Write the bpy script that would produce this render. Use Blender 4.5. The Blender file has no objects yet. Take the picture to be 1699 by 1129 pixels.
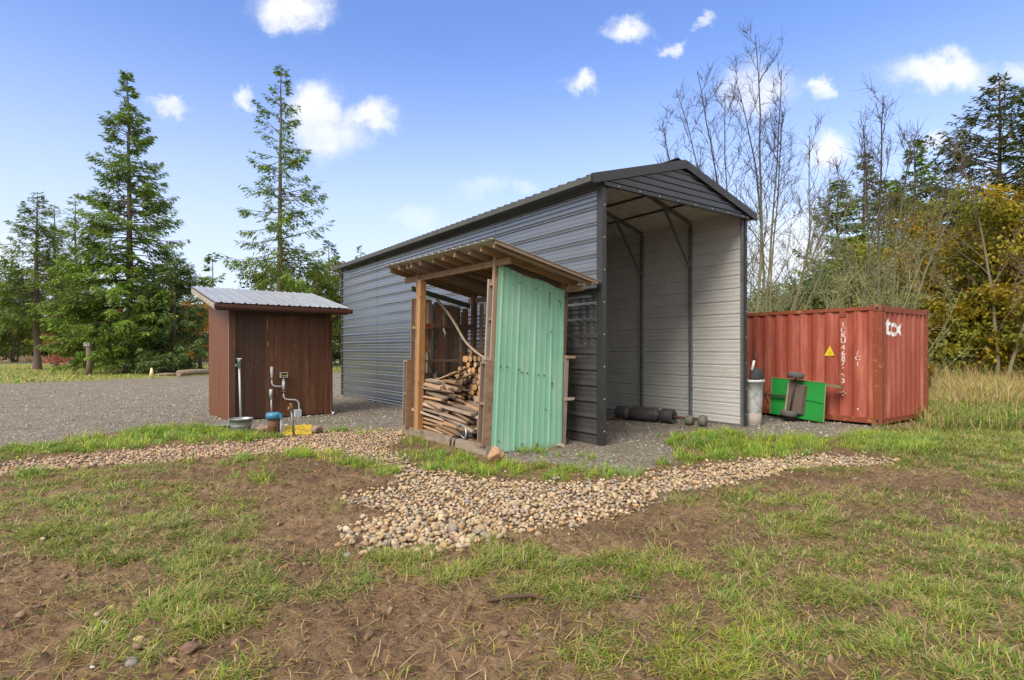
import bpy, bmesh, math, random
import numpy as np
from mathutils import Vector, Matrix, Quaternion

# ------------------------------------------------------------------ camera, sky, sun, exposure
scene = bpy.context.scene
COL = scene.collection
R = math.radians
cd = bpy.data.cameras.new('camera'); cam = bpy.data.objects.new('camera', cd); COL.objects.link(cam)
EYE = 1.55
cam.location = (0, 0, EYE); cam.rotation_euler = (R(90), 0, 0)
FOC = 940.0; CX = 849.5; HY = 580.0
cd.sensor_width = 36; cd.lens = 36*FOC/1699; cd.shift_y = (HY-564.5)/1699
cd.clip_start = 0.05; cd.clip_end = 3000
scene.camera = cam

SUN_DIR = Vector((-0.42, -0.62, 0.70)).normalized()       # towards the sun
w = bpy.data.worlds.new('World'); scene.world = w; w.use_nodes = True
def world_nodes():
    nt = w.node_tree; nt.nodes.clear(); N = nt.nodes.new; L = nt.links.new
    out = N('ShaderNodeOutputWorld'); bg = N('ShaderNodeBackground'); bg.inputs[1].default_value = 0.12
    sky = N('ShaderNodeTexSky'); sky.sky_type = 'NISHITA'; sky.sun_disc = False
    sky.sun_elevation = math.asin(SUN_DIR.z); sky.sun_rotation = math.atan2(SUN_DIR.x, SUN_DIR.y)
    sky.air_density = 1.0; sky.dust_density = 0.6; sky.ozone_density = 2.2; sky.altitude = 100
    tc = N('ShaderNodeTexCoord'); sp = N('ShaderNodeSeparateXYZ'); L(tc.outputs['Generated'], sp.inputs[0])
    def math_(op, a, b=None):
        n = N('ShaderNodeMath'); n.operation = op
        for i, v in enumerate((a, b)):
            if v is None: continue
            if isinstance(v, (int, float)): n.inputs[i].default_value = v
            else: L(v, n.inputs[i])
        return n.outputs[0]
    ay = math_('MAXIMUM', sp.outputs[1], 0.02)
    u = math_('DIVIDE', sp.outputs[0], ay); v = math_('DIVIDE', sp.outputs[2], ay)
    cb = N('ShaderNodeCombineXYZ'); L(u, cb.inputs[0]); L(v, cb.inputs[1])
    nz = N('ShaderNodeTexNoise'); nz.inputs['Scale'].default_value = 15; nz.inputs['Detail'].default_value = 8; nz.inputs['Roughness'].default_value = .66
    L(cb.outputs[0], nz.inputs['Vector'])
    ns = N('ShaderNodeVectorMath'); ns.operation = 'SUBTRACT'; L(nz.outputs['Color'], ns.inputs[0]); ns.inputs[1].default_value = (.5, .5, .5)
    sc = N('ShaderNodeVectorMath'); sc.operation = 'SCALE'; L(ns.outputs[0], sc.inputs[0]); sc.inputs['Scale'].default_value = .105
    ad = N('ShaderNodeVectorMath'); ad.operation = 'ADD'; L(cb.outputs[0], ad.inputs[0]); L(sc.outputs[0], ad.inputs[1])
    clouds = [(485,18,80,46,1),(1040,52,46,30,.9),(1172,43,26,13,.6),(1117,79,26,18,.7),(964,136,32,25,.85),(287,176,44,20,.75),(405,163,26,24,.8),
              (525,180,58,56,1),(610,196,66,34,.9),(540,225,80,55,.75),(1560,118,105,42,1),(1262,150,80,60,.7),(1355,140,30,20,.8),(1375,248,50,36,.8),
              (1540,244,36,24,.7),(1695,130,70,36,.55),(800,308,56,24,.3),(870,312,34,20,.3),(690,362,60,24,.3),(1310,425,120,100,.8),(1120,470,200,60,.4),
              (-250,120,160,60,.8),(2000,260,190,60,.8),(-100,420,240,60,.5),(1900,470,260,60,.5)]
    total = None
    for (px, py, rx, ry, k) in clouds:
        s = N('ShaderNodeVectorMath'); s.operation = 'SUBTRACT'; L(ad.outputs[0], s.inputs[0]); s.inputs[1].default_value = ((px-CX)/FOC, (HY-py)/FOC, 0)
        m = N('ShaderNodeVectorMath'); m.operation = 'MULTIPLY'; L(s.outputs[0], m.inputs[0]); m.inputs[1].default_value = (FOC/(rx*.88), FOC/(ry*.84), 0)
        ln = N('ShaderNodeVectorMath'); ln.operation = 'LENGTH'; L(m.outputs[0], ln.inputs[0])
        mr = N('ShaderNodeMapRange'); mr.interpolation_type = 'SMOOTHERSTEP'
        L(ln.outputs['Value'], mr.inputs[0]); mr.inputs[1].default_value = 1.35; mr.inputs[2].default_value = .10; mr.inputs[3].default_value = 0; mr.inputs[4].default_value = k
        total = mr.outputs[0] if total is None else math_('MAXIMUM', total, mr.outputs[0])
    n2 = N('ShaderNodeTexNoise'); n2.inputs['Scale'].default_value = 26; n2.inputs['Detail'].default_value = 6; L(cb.outputs[0], n2.inputs['Vector'])
    mod = N('ShaderNodeMapRange'); L(n2.outputs[0], mod.inputs[0]); mod.inputs[1].default_value = .3; mod.inputs[2].default_value = .6; mod.inputs[3].default_value = .72; mod.inputs[4].default_value = 1
    total = math_('MULTIPLY', total, mod.outputs[0])
    front = math_('GREATER_THAN', sp.outputs[1], 0.05); total = math_('MULTIPLY', total, front)
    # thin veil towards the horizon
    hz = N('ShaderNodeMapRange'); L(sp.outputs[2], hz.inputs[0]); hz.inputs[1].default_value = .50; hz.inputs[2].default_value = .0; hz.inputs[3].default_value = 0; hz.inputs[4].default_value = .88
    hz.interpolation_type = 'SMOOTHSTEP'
    tint = N('ShaderNodeMix'); tint.data_type = 'RGBA'; tint.blend_type = 'MULTIPLY'; tint.inputs[0].default_value = 1
    L(sky.outputs[0], tint.inputs[6]); tint.inputs[7].default_value = SKY_TINT
    mh = N('ShaderNodeMix'); mh.data_type = 'RGBA'; L(hz.outputs[0], mh.inputs[0]); L(tint.outputs[2], mh.inputs[6]); mh.inputs[7].default_value = VEIL
    # unseen bright broken cloud, added overhead and behind the camera for neutral fill light
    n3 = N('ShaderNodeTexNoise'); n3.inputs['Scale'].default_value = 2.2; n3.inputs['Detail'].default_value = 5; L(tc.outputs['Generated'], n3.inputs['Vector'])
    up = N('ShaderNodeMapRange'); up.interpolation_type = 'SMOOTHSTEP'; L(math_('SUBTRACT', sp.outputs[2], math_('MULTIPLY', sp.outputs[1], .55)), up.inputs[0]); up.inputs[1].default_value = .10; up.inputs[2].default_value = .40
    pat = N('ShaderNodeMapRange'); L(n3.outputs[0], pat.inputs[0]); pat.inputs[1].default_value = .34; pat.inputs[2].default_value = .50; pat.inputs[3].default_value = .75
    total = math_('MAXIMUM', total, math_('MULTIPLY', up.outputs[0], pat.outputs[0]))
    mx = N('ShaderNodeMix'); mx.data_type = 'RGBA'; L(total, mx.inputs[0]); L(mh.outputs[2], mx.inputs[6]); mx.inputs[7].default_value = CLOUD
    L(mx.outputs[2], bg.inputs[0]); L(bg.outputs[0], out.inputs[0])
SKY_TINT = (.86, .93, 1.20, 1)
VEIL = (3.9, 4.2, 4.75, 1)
CLOUD = (4.9, 4.9, 4.95, 1)  # colour of the visible clouds and of the unseen cloud added as fill
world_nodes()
ld = bpy.data.lights.new('sun', 'SUN'); ld.energy = 2.3; ld.angle = R(32); ld.color = (1, .92, .80)
sun = bpy.data.objects.new('sun', ld); COL.objects.link(sun); sun.rotation_euler = SUN_DIR.to_track_quat('Z', 'Y').to_euler(); sun.location = (-20, -20, 30)
scene.view_settings.view_transform = 'Standard'; scene.view_settings.look = 'None'
scene.view_settings.exposure = 0.95; scene.view_settings.gamma = 1.0
scene.render.engine = 'CYCLES'
scene.cycles.max_bounces = 6; scene.cycles.diffuse_bounces = 3; scene.cycles.transparent_max_bounces = 6

# ------------------------------------------------------------------ helpers
rng = np.random.default_rng(7)
rnd = random.Random(11)
def G(px, py):                        # photo pixel -> point of the flat ground
    Y = FOC*EYE/(py-HY); return ((px-CX)/FOC*Y, Y)
def AT(px, Y): return (px-CX)/FOC*Y
def ZZ(py, Y): return EYE+(HY-py)/FOC*Y
def PX(X, Y): return CX+FOC*X/Y, HY+FOC*EYE/Y

_perm = {}
def perlin(x, y, seed=0):
    if seed not in _perm:
        r = np.random.default_rng(1000+seed); a = r.random(4096)*2*np.pi
        _perm[seed] = (np.cos(a), np.sin(a), r.permutation(4096))
    gx, gy, p = _perm[seed]
    xi = np.floor(x).astype(np.int64); yi = np.floor(y).astype(np.int64); xf = x-xi; yf = y-yi
    def g(ix, iy, dx, dy):
        h = p[(p[ix & 4095]+iy) & 4095]; return gx[h]*dx+gy[h]*dy
    u = xf*xf*xf*(xf*(xf*6-15)+10); v = yf*yf*yf*(yf*(yf*6-15)+10)
    a = g(xi, yi, xf, yf); b = g(xi+1, yi, xf-1, yf); c = g(xi, yi+1, xf, yf-1); d = g(xi+1, yi+1, xf-1, yf-1)
    return (a+(b-a)*u)*(1-v)+(c+(d-c)*u)*v
def fbm(x, y, o=4, seed=0, gain=.5):
    s = 0; a = 1; f = 1
    for k in range(o): s = s+a*perlin(x*f+13.7*k, y*f-7.1*k, seed+k); a *= gain; f *= 2.03
    return s
def sstep(a, b, x):
    t = np.clip((x-a)/(b-a), 0, 1); return t*t*(3-2*t)
def inpoly(poly, x, y):
    c = np.zeros(x.shape, bool); n = len(poly)
    for i in range(n):
        x0, y0 = poly[i]; x1, y1 = poly[(i+1) % n]
        if y0 == y1: continue
        k = ((y0 > y) != (y1 > y)) & (x < (x1-x0)*(y-y0)/(y1-y0)+x0); c ^= k
    return c

def tag(o, label=None, cat=None, group=None, kind=None):
    if label: o['label'] = label
    if cat: o['category'] = cat
    if group: o['group'] = group
    if kind: o['kind'] = kind
    return o
def thing(name, label, cat, loc=(0, 0, 0), rz=0, group=None):
    o = bpy.data.objects.new(name, None); COL.objects.link(o); o.location = loc; o.rotation_euler = (0, 0, rz); o.empty_display_size = .2
    return tag(o, label, cat, group)
def mesh_arrays(name, verts, faces, mat=None, parent=None, col=None, smooth=False, attrs=None, link=True):
    """verts (n,3); faces list of (m,k) int arrays"""
    me = bpy.data.meshes.new(name); verts = np.asarray(verts, np.float32)
    me.vertices.add(len(verts)); me.vertices.foreach_set('co', verts.ravel())
    faces = [np.asarray(f, np.int32) for f in faces if len(f)]
    lv = np.concatenate([f.ravel() for f in faces]); tot = np.concatenate([np.full(len(f), f.shape[1], np.int32) for f in faces])
    st = np.concatenate([[0], np.cumsum(tot)[:-1]]).astype(np.int32)
    me.loops.add(len(lv)); me.loops.foreach_set('vertex_index', lv)
    me.polygons.add(len(tot)); me.polygons.foreach_set('loop_start', st); me.polygons.foreach_set('loop_total', tot)
    me.polygons.foreach_set('use_smooth', np.full(len(tot), bool(smooth)))
    if col is not None:
        a = me.attributes.new('Col', 'FLOAT_COLOR', 'POINT'); c = np.ones((len(verts), 4), np.float32); c[:, :3] = col; a.data.foreach_set('color', c.ravel())
    for k, val in (attrs or {}).items():
        a = me.attributes.new(k, 'FLOAT', 'POINT'); a.data.foreach_set('value', np.asarray(val, np.float32).ravel())
    me.update(calc_edges=True); me.validate()
    if mat: me.materials.append(mat)
    if not link: return me
    o = bpy.data.objects.new(name, me); COL.objects.link(o)
    if parent: o.parent = parent
    return o

class MB:
    def __init__(s): s.v = []; s.f = []; s.m = []; s.s = []
    def add(s, vs, fs, mi=0, sm=False):
        b = len(s.v); s.v += [tuple(p) for p in vs]
        for f in fs: s.f.append(tuple(b+i for i in f)); s.m.append(mi); s.s.append(sm)
        return s
    def hexa(s, p, mi=0): return s.add(p, [(0,3,2,1),(4,5,6,7),(0,1,5,4),(1,2,6,5),(2,3,7,6),(3,0,4,7)], mi)
    def box(s, x0, x1, y0, y1, z0, z1, mi=0):
        return s.hexa([(x0,y0,z0),(x1,y0,z0),(x1,y1,z0),(x0,y1,z0),(x0,y0,z1),(x1,y0,z1),(x1,y1,z1),(x0,y1,z1)], mi)
    def bar(s, p, q, wd, ht, up=(0,0,1), mi=0):
        p = Vector(p); q = Vector(q); d = (q-p).normalized(); up = Vector(up)
        if abs(d.dot(up)) > .98: up = Vector((1,0,0))
        a = d.cross(up).normalized()*wd/2; b = a.normalized().cross(d).normalized()*ht/2
        return s.hexa([p-a-b, p+a-b, p+a+b, p-a+b, q-a-b, q+a-b, q+a+b, q-a+b], mi)
    def tube(s, pts, rad, n=8, mi=0, sm=True, cap=True):
        pts = [Vector(p) for p in pts]; k = len(pts)
        if isinstance(rad, (int, float)): rad = [rad]*k
        b = len(s.v); ref = Vector((0,0,1)) if abs((pts[-1]-pts[0]).normalized().z) < .9 else Vector((1,0,0))
        for i, p in enumerate(pts):
            d = (pts[min(i+1,k-1)]-pts[max(i-1,0)]).normalized(); a = d.cross(ref)
            a = a.normalized() if a.length > 1e-6 else Vector((0,1,0)); c = a.cross(d).normalized()
            for j in range(n):
                t = 2*math.pi*j/n; s.v.append(tuple(p+(a*math.cos(t)+c*math.sin(t))*rad[i]))
        for i in range(k-1):
            for j in range(n):
                s.f.append((b+i*n+j, b+i*n+(j+1)%n, b+(i+1)*n+(j+1)%n, b+(i+1)*n+j)); s.m.append(mi); s.s.append(sm)
        if cap:
            s.f.append(tuple(b+j for j in range(n))[::-1]); s.m.append(mi); s.s.append(False)
            s.f.append(tuple(b+(k-1)*n+j for j in range(n))); s.m.append(mi); s.s.append(False)
        return s
    def lathe(s, prof, o=(0,0,0), ax=(0,0,1), n=24, mi=0, sm=True):
        """prof [(r, h)] round an axis"""
        ax = Vector(ax).normalized(); r0 = Vector((1,0,0)) if abs(ax.x) < .9 else Vector((0,1,0)); a = ax.cross(r0).normalized(); c = ax.cross(a); o = Vector(o); b = len(s.v)
        for (r, h) in prof:
            for j in range(n):
                t = 2*math.pi*j/n; s.v.append(tuple(o+ax*h+(a*math.cos(t)+c*math.sin(t))*max(r, 1e-4)))
        for i in range(len(prof)-1):
            for j in range(n):
                s.f.append((b+i*n+j, b+i*n+(j+1)%n, b+(i+1)*n+(j+1)%n, b+(i+1)*n+j)); s.m.append(mi); s.s.append(sm)
        return s
    def sheet(s, prof, f, t0=0, t1=1, nt=1, mi=0):
        b = len(s.v); n = len(prof)
        for i in range(nt+1):
            t = t0+(t1-t0)*i/nt
            for (a, d) in prof: s.v.append(tuple(f(a, d, t)))
        for i in range(nt):
            for j in range(n-1):
                s.f.append((b+i*n+j, b+i*n+j+1, b+(i+1)*n+j+1, b+(i+1)*n+j)); s.m.append(mi); s.s.append(False)
        return s
    def warp(s, fn): s.v = [tuple(fn(*p)) for p in s.v]; return s
    def build(s, name, mats, parent=None, bevel=0, solid=0, link=True):
        me = bpy.data.meshes.new(name); me.from_pydata(s.v, [], s.f)
        for m in (mats if isinstance(mats, (list, tuple)) else [mats]): me.materials.append(m)
        me.polygons.foreach_set('material_index', s.m); me.polygons.foreach_set('use_smooth', s.s)
        bm = bmesh.new(); bm.from_mesh(me)
        if not solid: bmesh.ops.recalc_face_normals(bm, faces=bm.faces)
        bm.to_mesh(me); bm.free(); me.update()
        if not link: return me
        o = bpy.data.objects.new(name, me); COL.objects.link(o)
        if parent: o.parent = parent
        if solid:
            md = o.modifiers.new('thickness', 'SOLIDIFY'); md.thickness = solid; md.offset = 0
        if bevel:
            md = o.modifiers.new('edge', 'BEVEL'); md.width = bevel; md.segments = 2; md.limit_method = 'ANGLE'
        return o
def lap_ribs(width, pitch, h, start=.5, top=.045, minors=2, mh=.006):
    """siding ribs with a steep underside and a sloping top"""
    pts = [(0, 0)]
    for k in range(-1, int(width/pitch)+2):
        c = (k+start)*pitch; pts += [(c-.004, 0), (c, h), (c+.016, h), (c+.016+top, 0)]
        for j in range(minors):
            m = c+.03+(pitch-.02)*(j+1)/(minors+1); pts += [(m-.004, 0), (m, mh), (m+.008, mh), (m+.03, 0)]
    pts = sorted(set(p for p in pts if 0 <= p[0] <= width), key=lambda p: p[0])
    if pts[-1][0] < width-1e-4: pts.append((width, 0))
    return pts
def ribs(width, pitch, top, base, h, minors=0, mw=.03, mh=.006, start=.5):
    pts = [(0, 0)]
    for k in range(-1, int(width/pitch)+2):
        c = (k+start)*pitch
        pts += [(c-base/2, 0), (c-top/2, h), (c+top/2, h), (c+base/2, 0)]
        for j in range(minors):
            m = c+pitch*(j+1)/(minors+1); pts += [(m-mw/2, 0), (m-mw/4, mh), (m+mw/4, mh), (m+mw/2, 0)]
    pts = [p for p in pts if 0 <= p[0] <= width]; pts = sorted(set(pts), key=lambda p: p[0])
    if pts[-1][0] < width-1e-4: pts.append((width, 0))
    return pts

# ------------------------------------------------------------------ materials
def nodes_of(m):
    m.use_nodes = True; nt = m.node_tree; nt.nodes.clear(); return nt, nt.nodes.new, nt.links.new
def c4(c): return (c[0], c[1], c[2], 1)
def mixrgb(N, L, fac, a, b, mode='MIX'):
    n = N('ShaderNodeMix'); n.data_type = 'RGBA'; n.blend_type = mode
    for i, v in ((0, fac), (6, a), (7, b)):
        if isinstance(v, (int, float)): n.inputs[i].default_value = v
        elif isinstance(v, tuple): n.inputs[i].default_value = c4(v)
        else: L(v, n.inputs[i])
    return n.outputs[2]
def ramp(N, L, src, lo, hi, a=0, b=1):
    n = N('ShaderNodeMapRange'); n.clamp = True; L(src, n.inputs[0]); n.inputs[1].default_value = lo; n.inputs[2].default_value = hi; n.inputs[3].default_value = a; n.inputs[4].default_value = b
    return n.outputs[0]
def noise(N, L, vec, scale, detail=4, rough=.55, stretch=None):
    if stretch:
        mp = N('ShaderNodeMapping'); mp.inputs['Scale'].default_value = stretch; L(vec, mp.inputs[0]); vec = mp.outputs[0]
    n = N('ShaderNodeTexNoise'); n.inputs['Scale'].default_value = scale; n.inputs['Detail'].default_value = detail; n.inputs['Roughness'].default_value = rough; L(vec, n.inputs['Vector'])
    return n.outputs[0]
def mat(name, c1, c2=None, scale=6, stretch=None, rough=.6, metal=0, spec=.5, rand=0, bump=0, bscale=None, bstretch=None, stain=None, stain_scale=3, stain_amt=(.55, .7), stain_stretch=None, coat=0, rvar=0, fine=.35, stain2=None, s2_scale=5, s2_amt=(.58,.7), s2_stretch=None, splash=None):
    m = bpy.data.materials.new(name); nt, N, L = nodes_of(m)
    out = N('ShaderNodeOutputMaterial'); b = N('ShaderNodeBsdfPrincipled'); L(b.outputs[0], out.inputs[0])
    tc = N('ShaderNodeTexCoord'); vec = tc.outputs['Object']
    oi = N('ShaderNodeObjectInfo')
    if rand:                                     # move the texture per object too
        sc = N('ShaderNodeVectorMath'); sc.operation = 'SCALE'; sc.inputs[0].default_value = (37, 19, 53); L(oi.outputs['Random'], sc.inputs['Scale'])
        ad = N('ShaderNodeVectorMath'); L(vec, ad.inputs[0]); L(sc.outputs[0], ad.inputs[1]); vec = ad.outputs[0]
    c2 = c2 or tuple(x*.75 for x in c1)
    n1 = noise(N, L, vec, scale, 6, .6, stretch)
    col = mixrgb(N, L, ramp(N, L, n1, .32, .68), c1, c2)
    n3 = noise(N, L, vec, scale*9, 3, .6, stretch)
    col = mixrgb(N, L, ramp(N, L, n3, .35, .65, 0, fine), col, tuple(x*.55 for x in c2))
    if stain:
        n2 = noise(N, L, vec, stain_scale, 5, .65, stain_stretch)
        col = mixrgb(N, L, ramp(N, L, n2, stain_amt[0], stain_amt[1]), col, stain)
    if stain2:
        n4 = noise(N, L, vec, s2_scale, 6, .7, s2_stretch); col = mixrgb(N, L, ramp(N, L, n4, s2_amt[0], s2_amt[1]), col, stain2)
    if splash:                                   # mud thrown up on the foot of a wall: (colour, height)
        sx = N('ShaderNodeSeparateXYZ'); L(tc.outputs['Object'], sx.inputs[0]); n5 = noise(N, L, vec, 14, 6, .7)
        ml = N('ShaderNodeMath'); ml.operation = 'MULTIPLY_ADD'; L(n5, ml.inputs[0]); ml.inputs[1].default_value = splash[1]*1.8; ml.inputs[2].default_value = -splash[1]*.55
        sb = N('ShaderNodeMath'); sb.operation = 'SUBTRACT'; L(ml.outputs[0], sb.inputs[0]); L(sx.outputs[2], sb.inputs[1])
        col = mixrgb(N, L, ramp(N, L, sb.outputs[0], 0, splash[1]*.5, 0, .75), col, splash[0])
    if rand:
        hs = N('ShaderNodeHueSaturation'); L(col, hs.inputs['Color']); L(ramp(N, L, oi.outputs['Random'], 0, 1, 1-rand, 1+rand), hs.inputs['Value'])
        wn = N('ShaderNodeTexWhiteNoise'); wn.noise_dimensions = '1D'; L(oi.outputs['Random'], wn.inputs['W']); L(ramp(N, L, wn.outputs[0], 0, 1, .6, 1.15), hs.inputs['Saturation'])
        col = hs.outputs[0]
    L(col, b.inputs['Base Color'])
    b.inputs['Metallic'].default_value = metal; b.inputs['Specular IOR Level'].default_value = spec
    if rvar: L(ramp(N, L, n1, .3, .7, rough-rvar, rough+rvar), b.inputs['Roughness'])
    else: b.inputs['Roughness'].default_value = rough
    if coat: b.inputs['Coat Weight'].default_value = coat; b.inputs['Coat Roughness'].default_value = .2
    if bump:
        nb = noise(N, L, vec, bscale or scale*4, 5, .65, bstretch or stretch); bp = N('ShaderNodeBump'); bp.inputs['Strength'].default_value = bump; bp.inputs['Distance'].default_value = .01
        L(nb, bp.inputs['Height']); L(bp.outputs[0], b.inputs['Normal'])
    return m
def mat_leaf(name, trans=.3, rough=.6, upn=0, spec=.3):
    m = bpy.data.materials.new(name); nt, N, L = nodes_of(m)
    out = N('ShaderNodeOutputMaterial'); at = N('ShaderNodeAttribute'); at.attribute_name = 'Col'
    b = N('ShaderNodeBsdfPrincipled'); b.inputs['Roughness'].default_value = rough; b.inputs['Specular IOR Level'].default_value = spec
    if upn:                                      # a sward is lit as a surface: lean the shading normal towards the sky
        ge = N('ShaderNodeNewGeometry'); vm = N('ShaderNodeVectorMath'); vm.operation = 'SCALE'; L(ge.outputs['Normal'], vm.inputs[0]); vm.inputs['Scale'].default_value = 1-upn
        va = N('ShaderNodeVectorMath'); L(vm.outputs[0], va.inputs[0]); va.inputs[1].default_value = (0, 0, upn); vn = N('ShaderNodeVectorMath'); vn.operation = 'NORMALIZE'; L(va.outputs[0], vn.inputs[0]); L(vn.outputs[0], b.inputs['Normal'])
    t = N('ShaderNodeBsdfTranslucent'); mx = N('ShaderNodeMixShader'); mx.inputs[0].default_value = trans
    L(at.outputs['Color'], b.inputs['Base Color']); L(at.outputs['Color'], t.inputs['Color'])
    L(b.outputs[0], mx.inputs[1]); L(t.outputs[0], mx.inputs[2]); L(mx.outputs[0], out.inputs[0])
    return m
def mat_col(name, rough=.75, bump=.3, bscale=40, dirt=.35):
    m = bpy.data.materials.new(name); nt, N, L = nodes_of(m)
    out = N('ShaderNodeOutputMaterial'); at = N('ShaderNodeAttribute'); at.attribute_name = 'Col'
    b = N('ShaderNodeBsdfPrincipled'); b.inputs['Roughness'].default_value = rough; b.inputs['Specular IOR Level'].default_value = .35; L(b.outputs[0], out.inputs[0])
    tc = N('ShaderNodeTexCoord'); n = noise(N, L, tc.outputs['Object'], bscale, 4, .6)
    col = mixrgb(N, L, ramp(N, L, n, .4, .7, 0, dirt), at.outputs['Color'], (.10, .075, .05)); L(col, b.inputs['Base Color'])
    bp = N('ShaderNodeBump'); bp.inputs['Strength'].default_value = bump; bp.inputs['Distance'].default_value = .01; L(n, bp.inputs['Height']); L(bp.outputs[0], b.inputs['Normal'])
    return m
LEAF = mat_leaf('needles', .22); BLADE = mat_leaf('grass_blades', .28, .5, .42); LEAFY = mat_leaf('autumn_leaves', .35)
BARK = mat_col('bark', .9, .8, 14, .3); STONE = mat_col('stone_surface', .7, .25, 60, .3)
# ------------------------------------------------------------------ the ground and its zones
def gp(pts): return [G(*p) for p in pts]
GRAVEL = [gp([(-700,655),(0,637),(100,634),(200,629),(345,623),(720,616),(690,690),(664,713),(560,718),(420,716),(345,711),(280,708),(200,716),(100,734),(0,741),(-500,765)]),
          gp([(640,690),(668,712),(800,752),(850,768),(930,770),(1000,790),(1060,785),(1110,768),(1135,735),(1180,720),(1250,724),(1330,729),(1440,716),(1466,704),(1380,680),(1240,650),(700,640)])]
STONES = [gp([(-60,778),(0,774),(60,764),(130,756),(250,744),(400,736),(470,727),(560,716),(640,711),(668,716),(660,730),(640,744),(668,764),(690,776),(760,790),(830,801),(900,802),(1000,798),(1080,790),(1170,775),(1260,764),(1350,756),(1430,757),(1492,765),(1490,770),(1380,771),(1300,781),(1250,797),(1180,808),(1090,820),(1060,842),(980,860),(900,876),(850,884),(760,908),(680,922),(600,914),(566,890),(590,873),(640,857),(660,848),(610,838),(570,826),(600,812),(655,808),(672,795),(640,770),(600,757),(545,752),(440,752),(300,764),(150,776),(0,788),(-60,792)])]
TOFF = 0.0
def warp2(X, Y, a=.25, f=1.1, seed=50): return X+a*fbm(X*f, Y*f, 3, seed), Y+a*fbm(X*f+31, Y*f, 3, seed+9)
def gravel_mask(X, Y):
    s = np.clip(Y/12, .5, 3); x, y = warp2(X, Y, .30); x, y = x+.10*s*perlin(X*4, Y*4, 71), y+.10*s*perlin(X*4+9, Y*4, 72)
    m = np.zeros(X.shape, bool)
    for p in GRAVEL: m |= inpoly(p, x, y)
    return m
def stone_mask(X, Y):
    x, y = warp2(X, Y, .16, 1.6, 60); x, y = x+.07*perlin(X*7, Y*7, 73), y+.07*perlin(X*7+9, Y*7, 74)
    m = np.zeros(X.shape, bool)
    for p in STONES: m |= inpoly(p, x, y)
    return m
# patches of turf: centre and radii as seen from the photo's spot, strength
TURF = [(200,870,300,90,.75),(330,1010,150,55,1),(420,990,110,40,1),(120,820,200,50,.6),(60,800,120,30,.6),(210,1060,120,60,.9),(330,940,130,50,.9),(240,920,90,40,.6),
        (1300,1010,430,110,.6),(1620,1010,190,170,1),(1250,840,180,36,.7),(1450,880,250,60,.55),(1620,760,190,70,.9),(1180,1095,160,50,.9),(900,1060,90,30,.2),
        (980,950,200,30,1),(850,945,120,40,1),(1090,945,120,34,.8),(920,990,110,28,1),(730,945,70,26,.7),(820,898,40,20,.9),(1124,862,36,18,1),(1240,865,90,18,.6),(1330,850,110,36,.7),
        (470,1080,120,50,.35),(640,1110,90,30,.2),(1400,960,130,40,.6),(560,935,90,22,.5),(650,925,70,18,.8),(1000,1100,90,30,.4),(1500,1090,250,60,.9),(700,945,60,30,.5)]
MUD = [(540,880,120,48,1),(760,1040,190,55,1),(560,1060,150,60,.7),(40,1010,90,110,.8),(1050,866,190,20,.9),(1540,800,110,24,.9),(500,800,120,36,.55),(900,890,100,20,.8),(720,1100,170,40,.7),(1100,1010,120,26,.4),(100,960,120,26,.6),(1000,1050,150,30,.5)]
LUSH = [(760,772,70,16,1),(840,782,90,14,1),(940,790,60,12,.9),(1010,788,60,10,.7),(720,765,40,14,.8),(1190,735,90,18,1),(1250,752,110,16,1),(1330,738,60,14,.8),(1170,760,60,12,.9),(1480,738,90,18,1),(1420,726,50,10,.6),
        (300,722,110,13,.75),(400,727,80,7,.7),(60,748,80,8,.7),(190,735,90,10,.5),(150,748,80,8,.4),(500,752,70,10,.9),(560,746,40,8,.6),(600,772,50,9,.9),(640,782,30,8,.8),(590,719,44,6,.9),(640,760,24,9,.9),(380,772,100,8,.5),(430,795,50,8,.5),(40,786,50,9,.7),(905,752,50,7,.5),(960,760,30,5,.4),(690,735,25,8,.7),(1110,775,40,8,.6),(1270,842,60,8,.4),(840,745,40,5,.3)]
def blobs(L, px, py):
    d = np.zeros(px.shape)
    for (cx, cy, rx, ry, k) in L:
        q = ((px-cx)/rx)**2+((py-cy)/ry)**2; d = np.maximum(d, k*np.clip(1.25-q, 0, 1))
    return d
def turf_fields(X, Y):
    Ys = np.maximum(Y, 1.2); px, py = PX(X, Ys); px = px+26*fbm(X*1.7, Y*1.7, 3, 81); py = py+13*fbm(X*1.7, Y*1.7, 3, 83)*np.clip((py-600)/300, .1, 1.5)
    n = sstep(-.12, .38, fbm(X*1.15, Y*1.15, 4, 20)); n2 = sstep(-.25, .25, fbm(X*3.2, Y*3.2, 3, 27))
    t = blobs(TURF, px, py); m = blobs(MUD, px, py); lu = blobs(LUSH, px, py)
    base = .44*n+.09
    d = np.maximum(base, t*(.55+.45*n2))*(1-.86*m)*(0.45+.55*n2)
    st = stone_mask(X, Y); gv = gravel_mask(X, Y)
    d = d*(.25+.75*sstep(.12, .48, d))
    far = sstep(640, 600, py)*(~gv)
    right = sstep(1500, 1600, px)*sstep(790, 720, py)
    d = np.maximum(d, .75*right)
    lu = lu*(.30+.70*n2); d = np.where(gv, d*.06, d); d = np.where(st, d*.015, d); lu = np.where(st, lu*.12, lu)
    return np.clip(d, 0, 1), np.clip(lu, 0, 1), st, gv, far
def low_h(X, Y):
    near = sstep(14, 5, np.hypot(X*.6, Y))
    return .035*fbm(X*.45, Y*.45, 3, 3)*sstep(9.5, 6.5, np.hypot(X*.35, Y))*1.0+0*near
def height(X, Y, detail=False):
    X = np.asarray(X, float); Y = np.asarray(Y, float)
    return low_h(X, Y)
def axis(parts):
    out = [parts[0][0]]
    for (a, b, s) in parts: out += list(np.arange(out[-1]+s, b+s*.5, s))
    return np.array(out)
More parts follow.
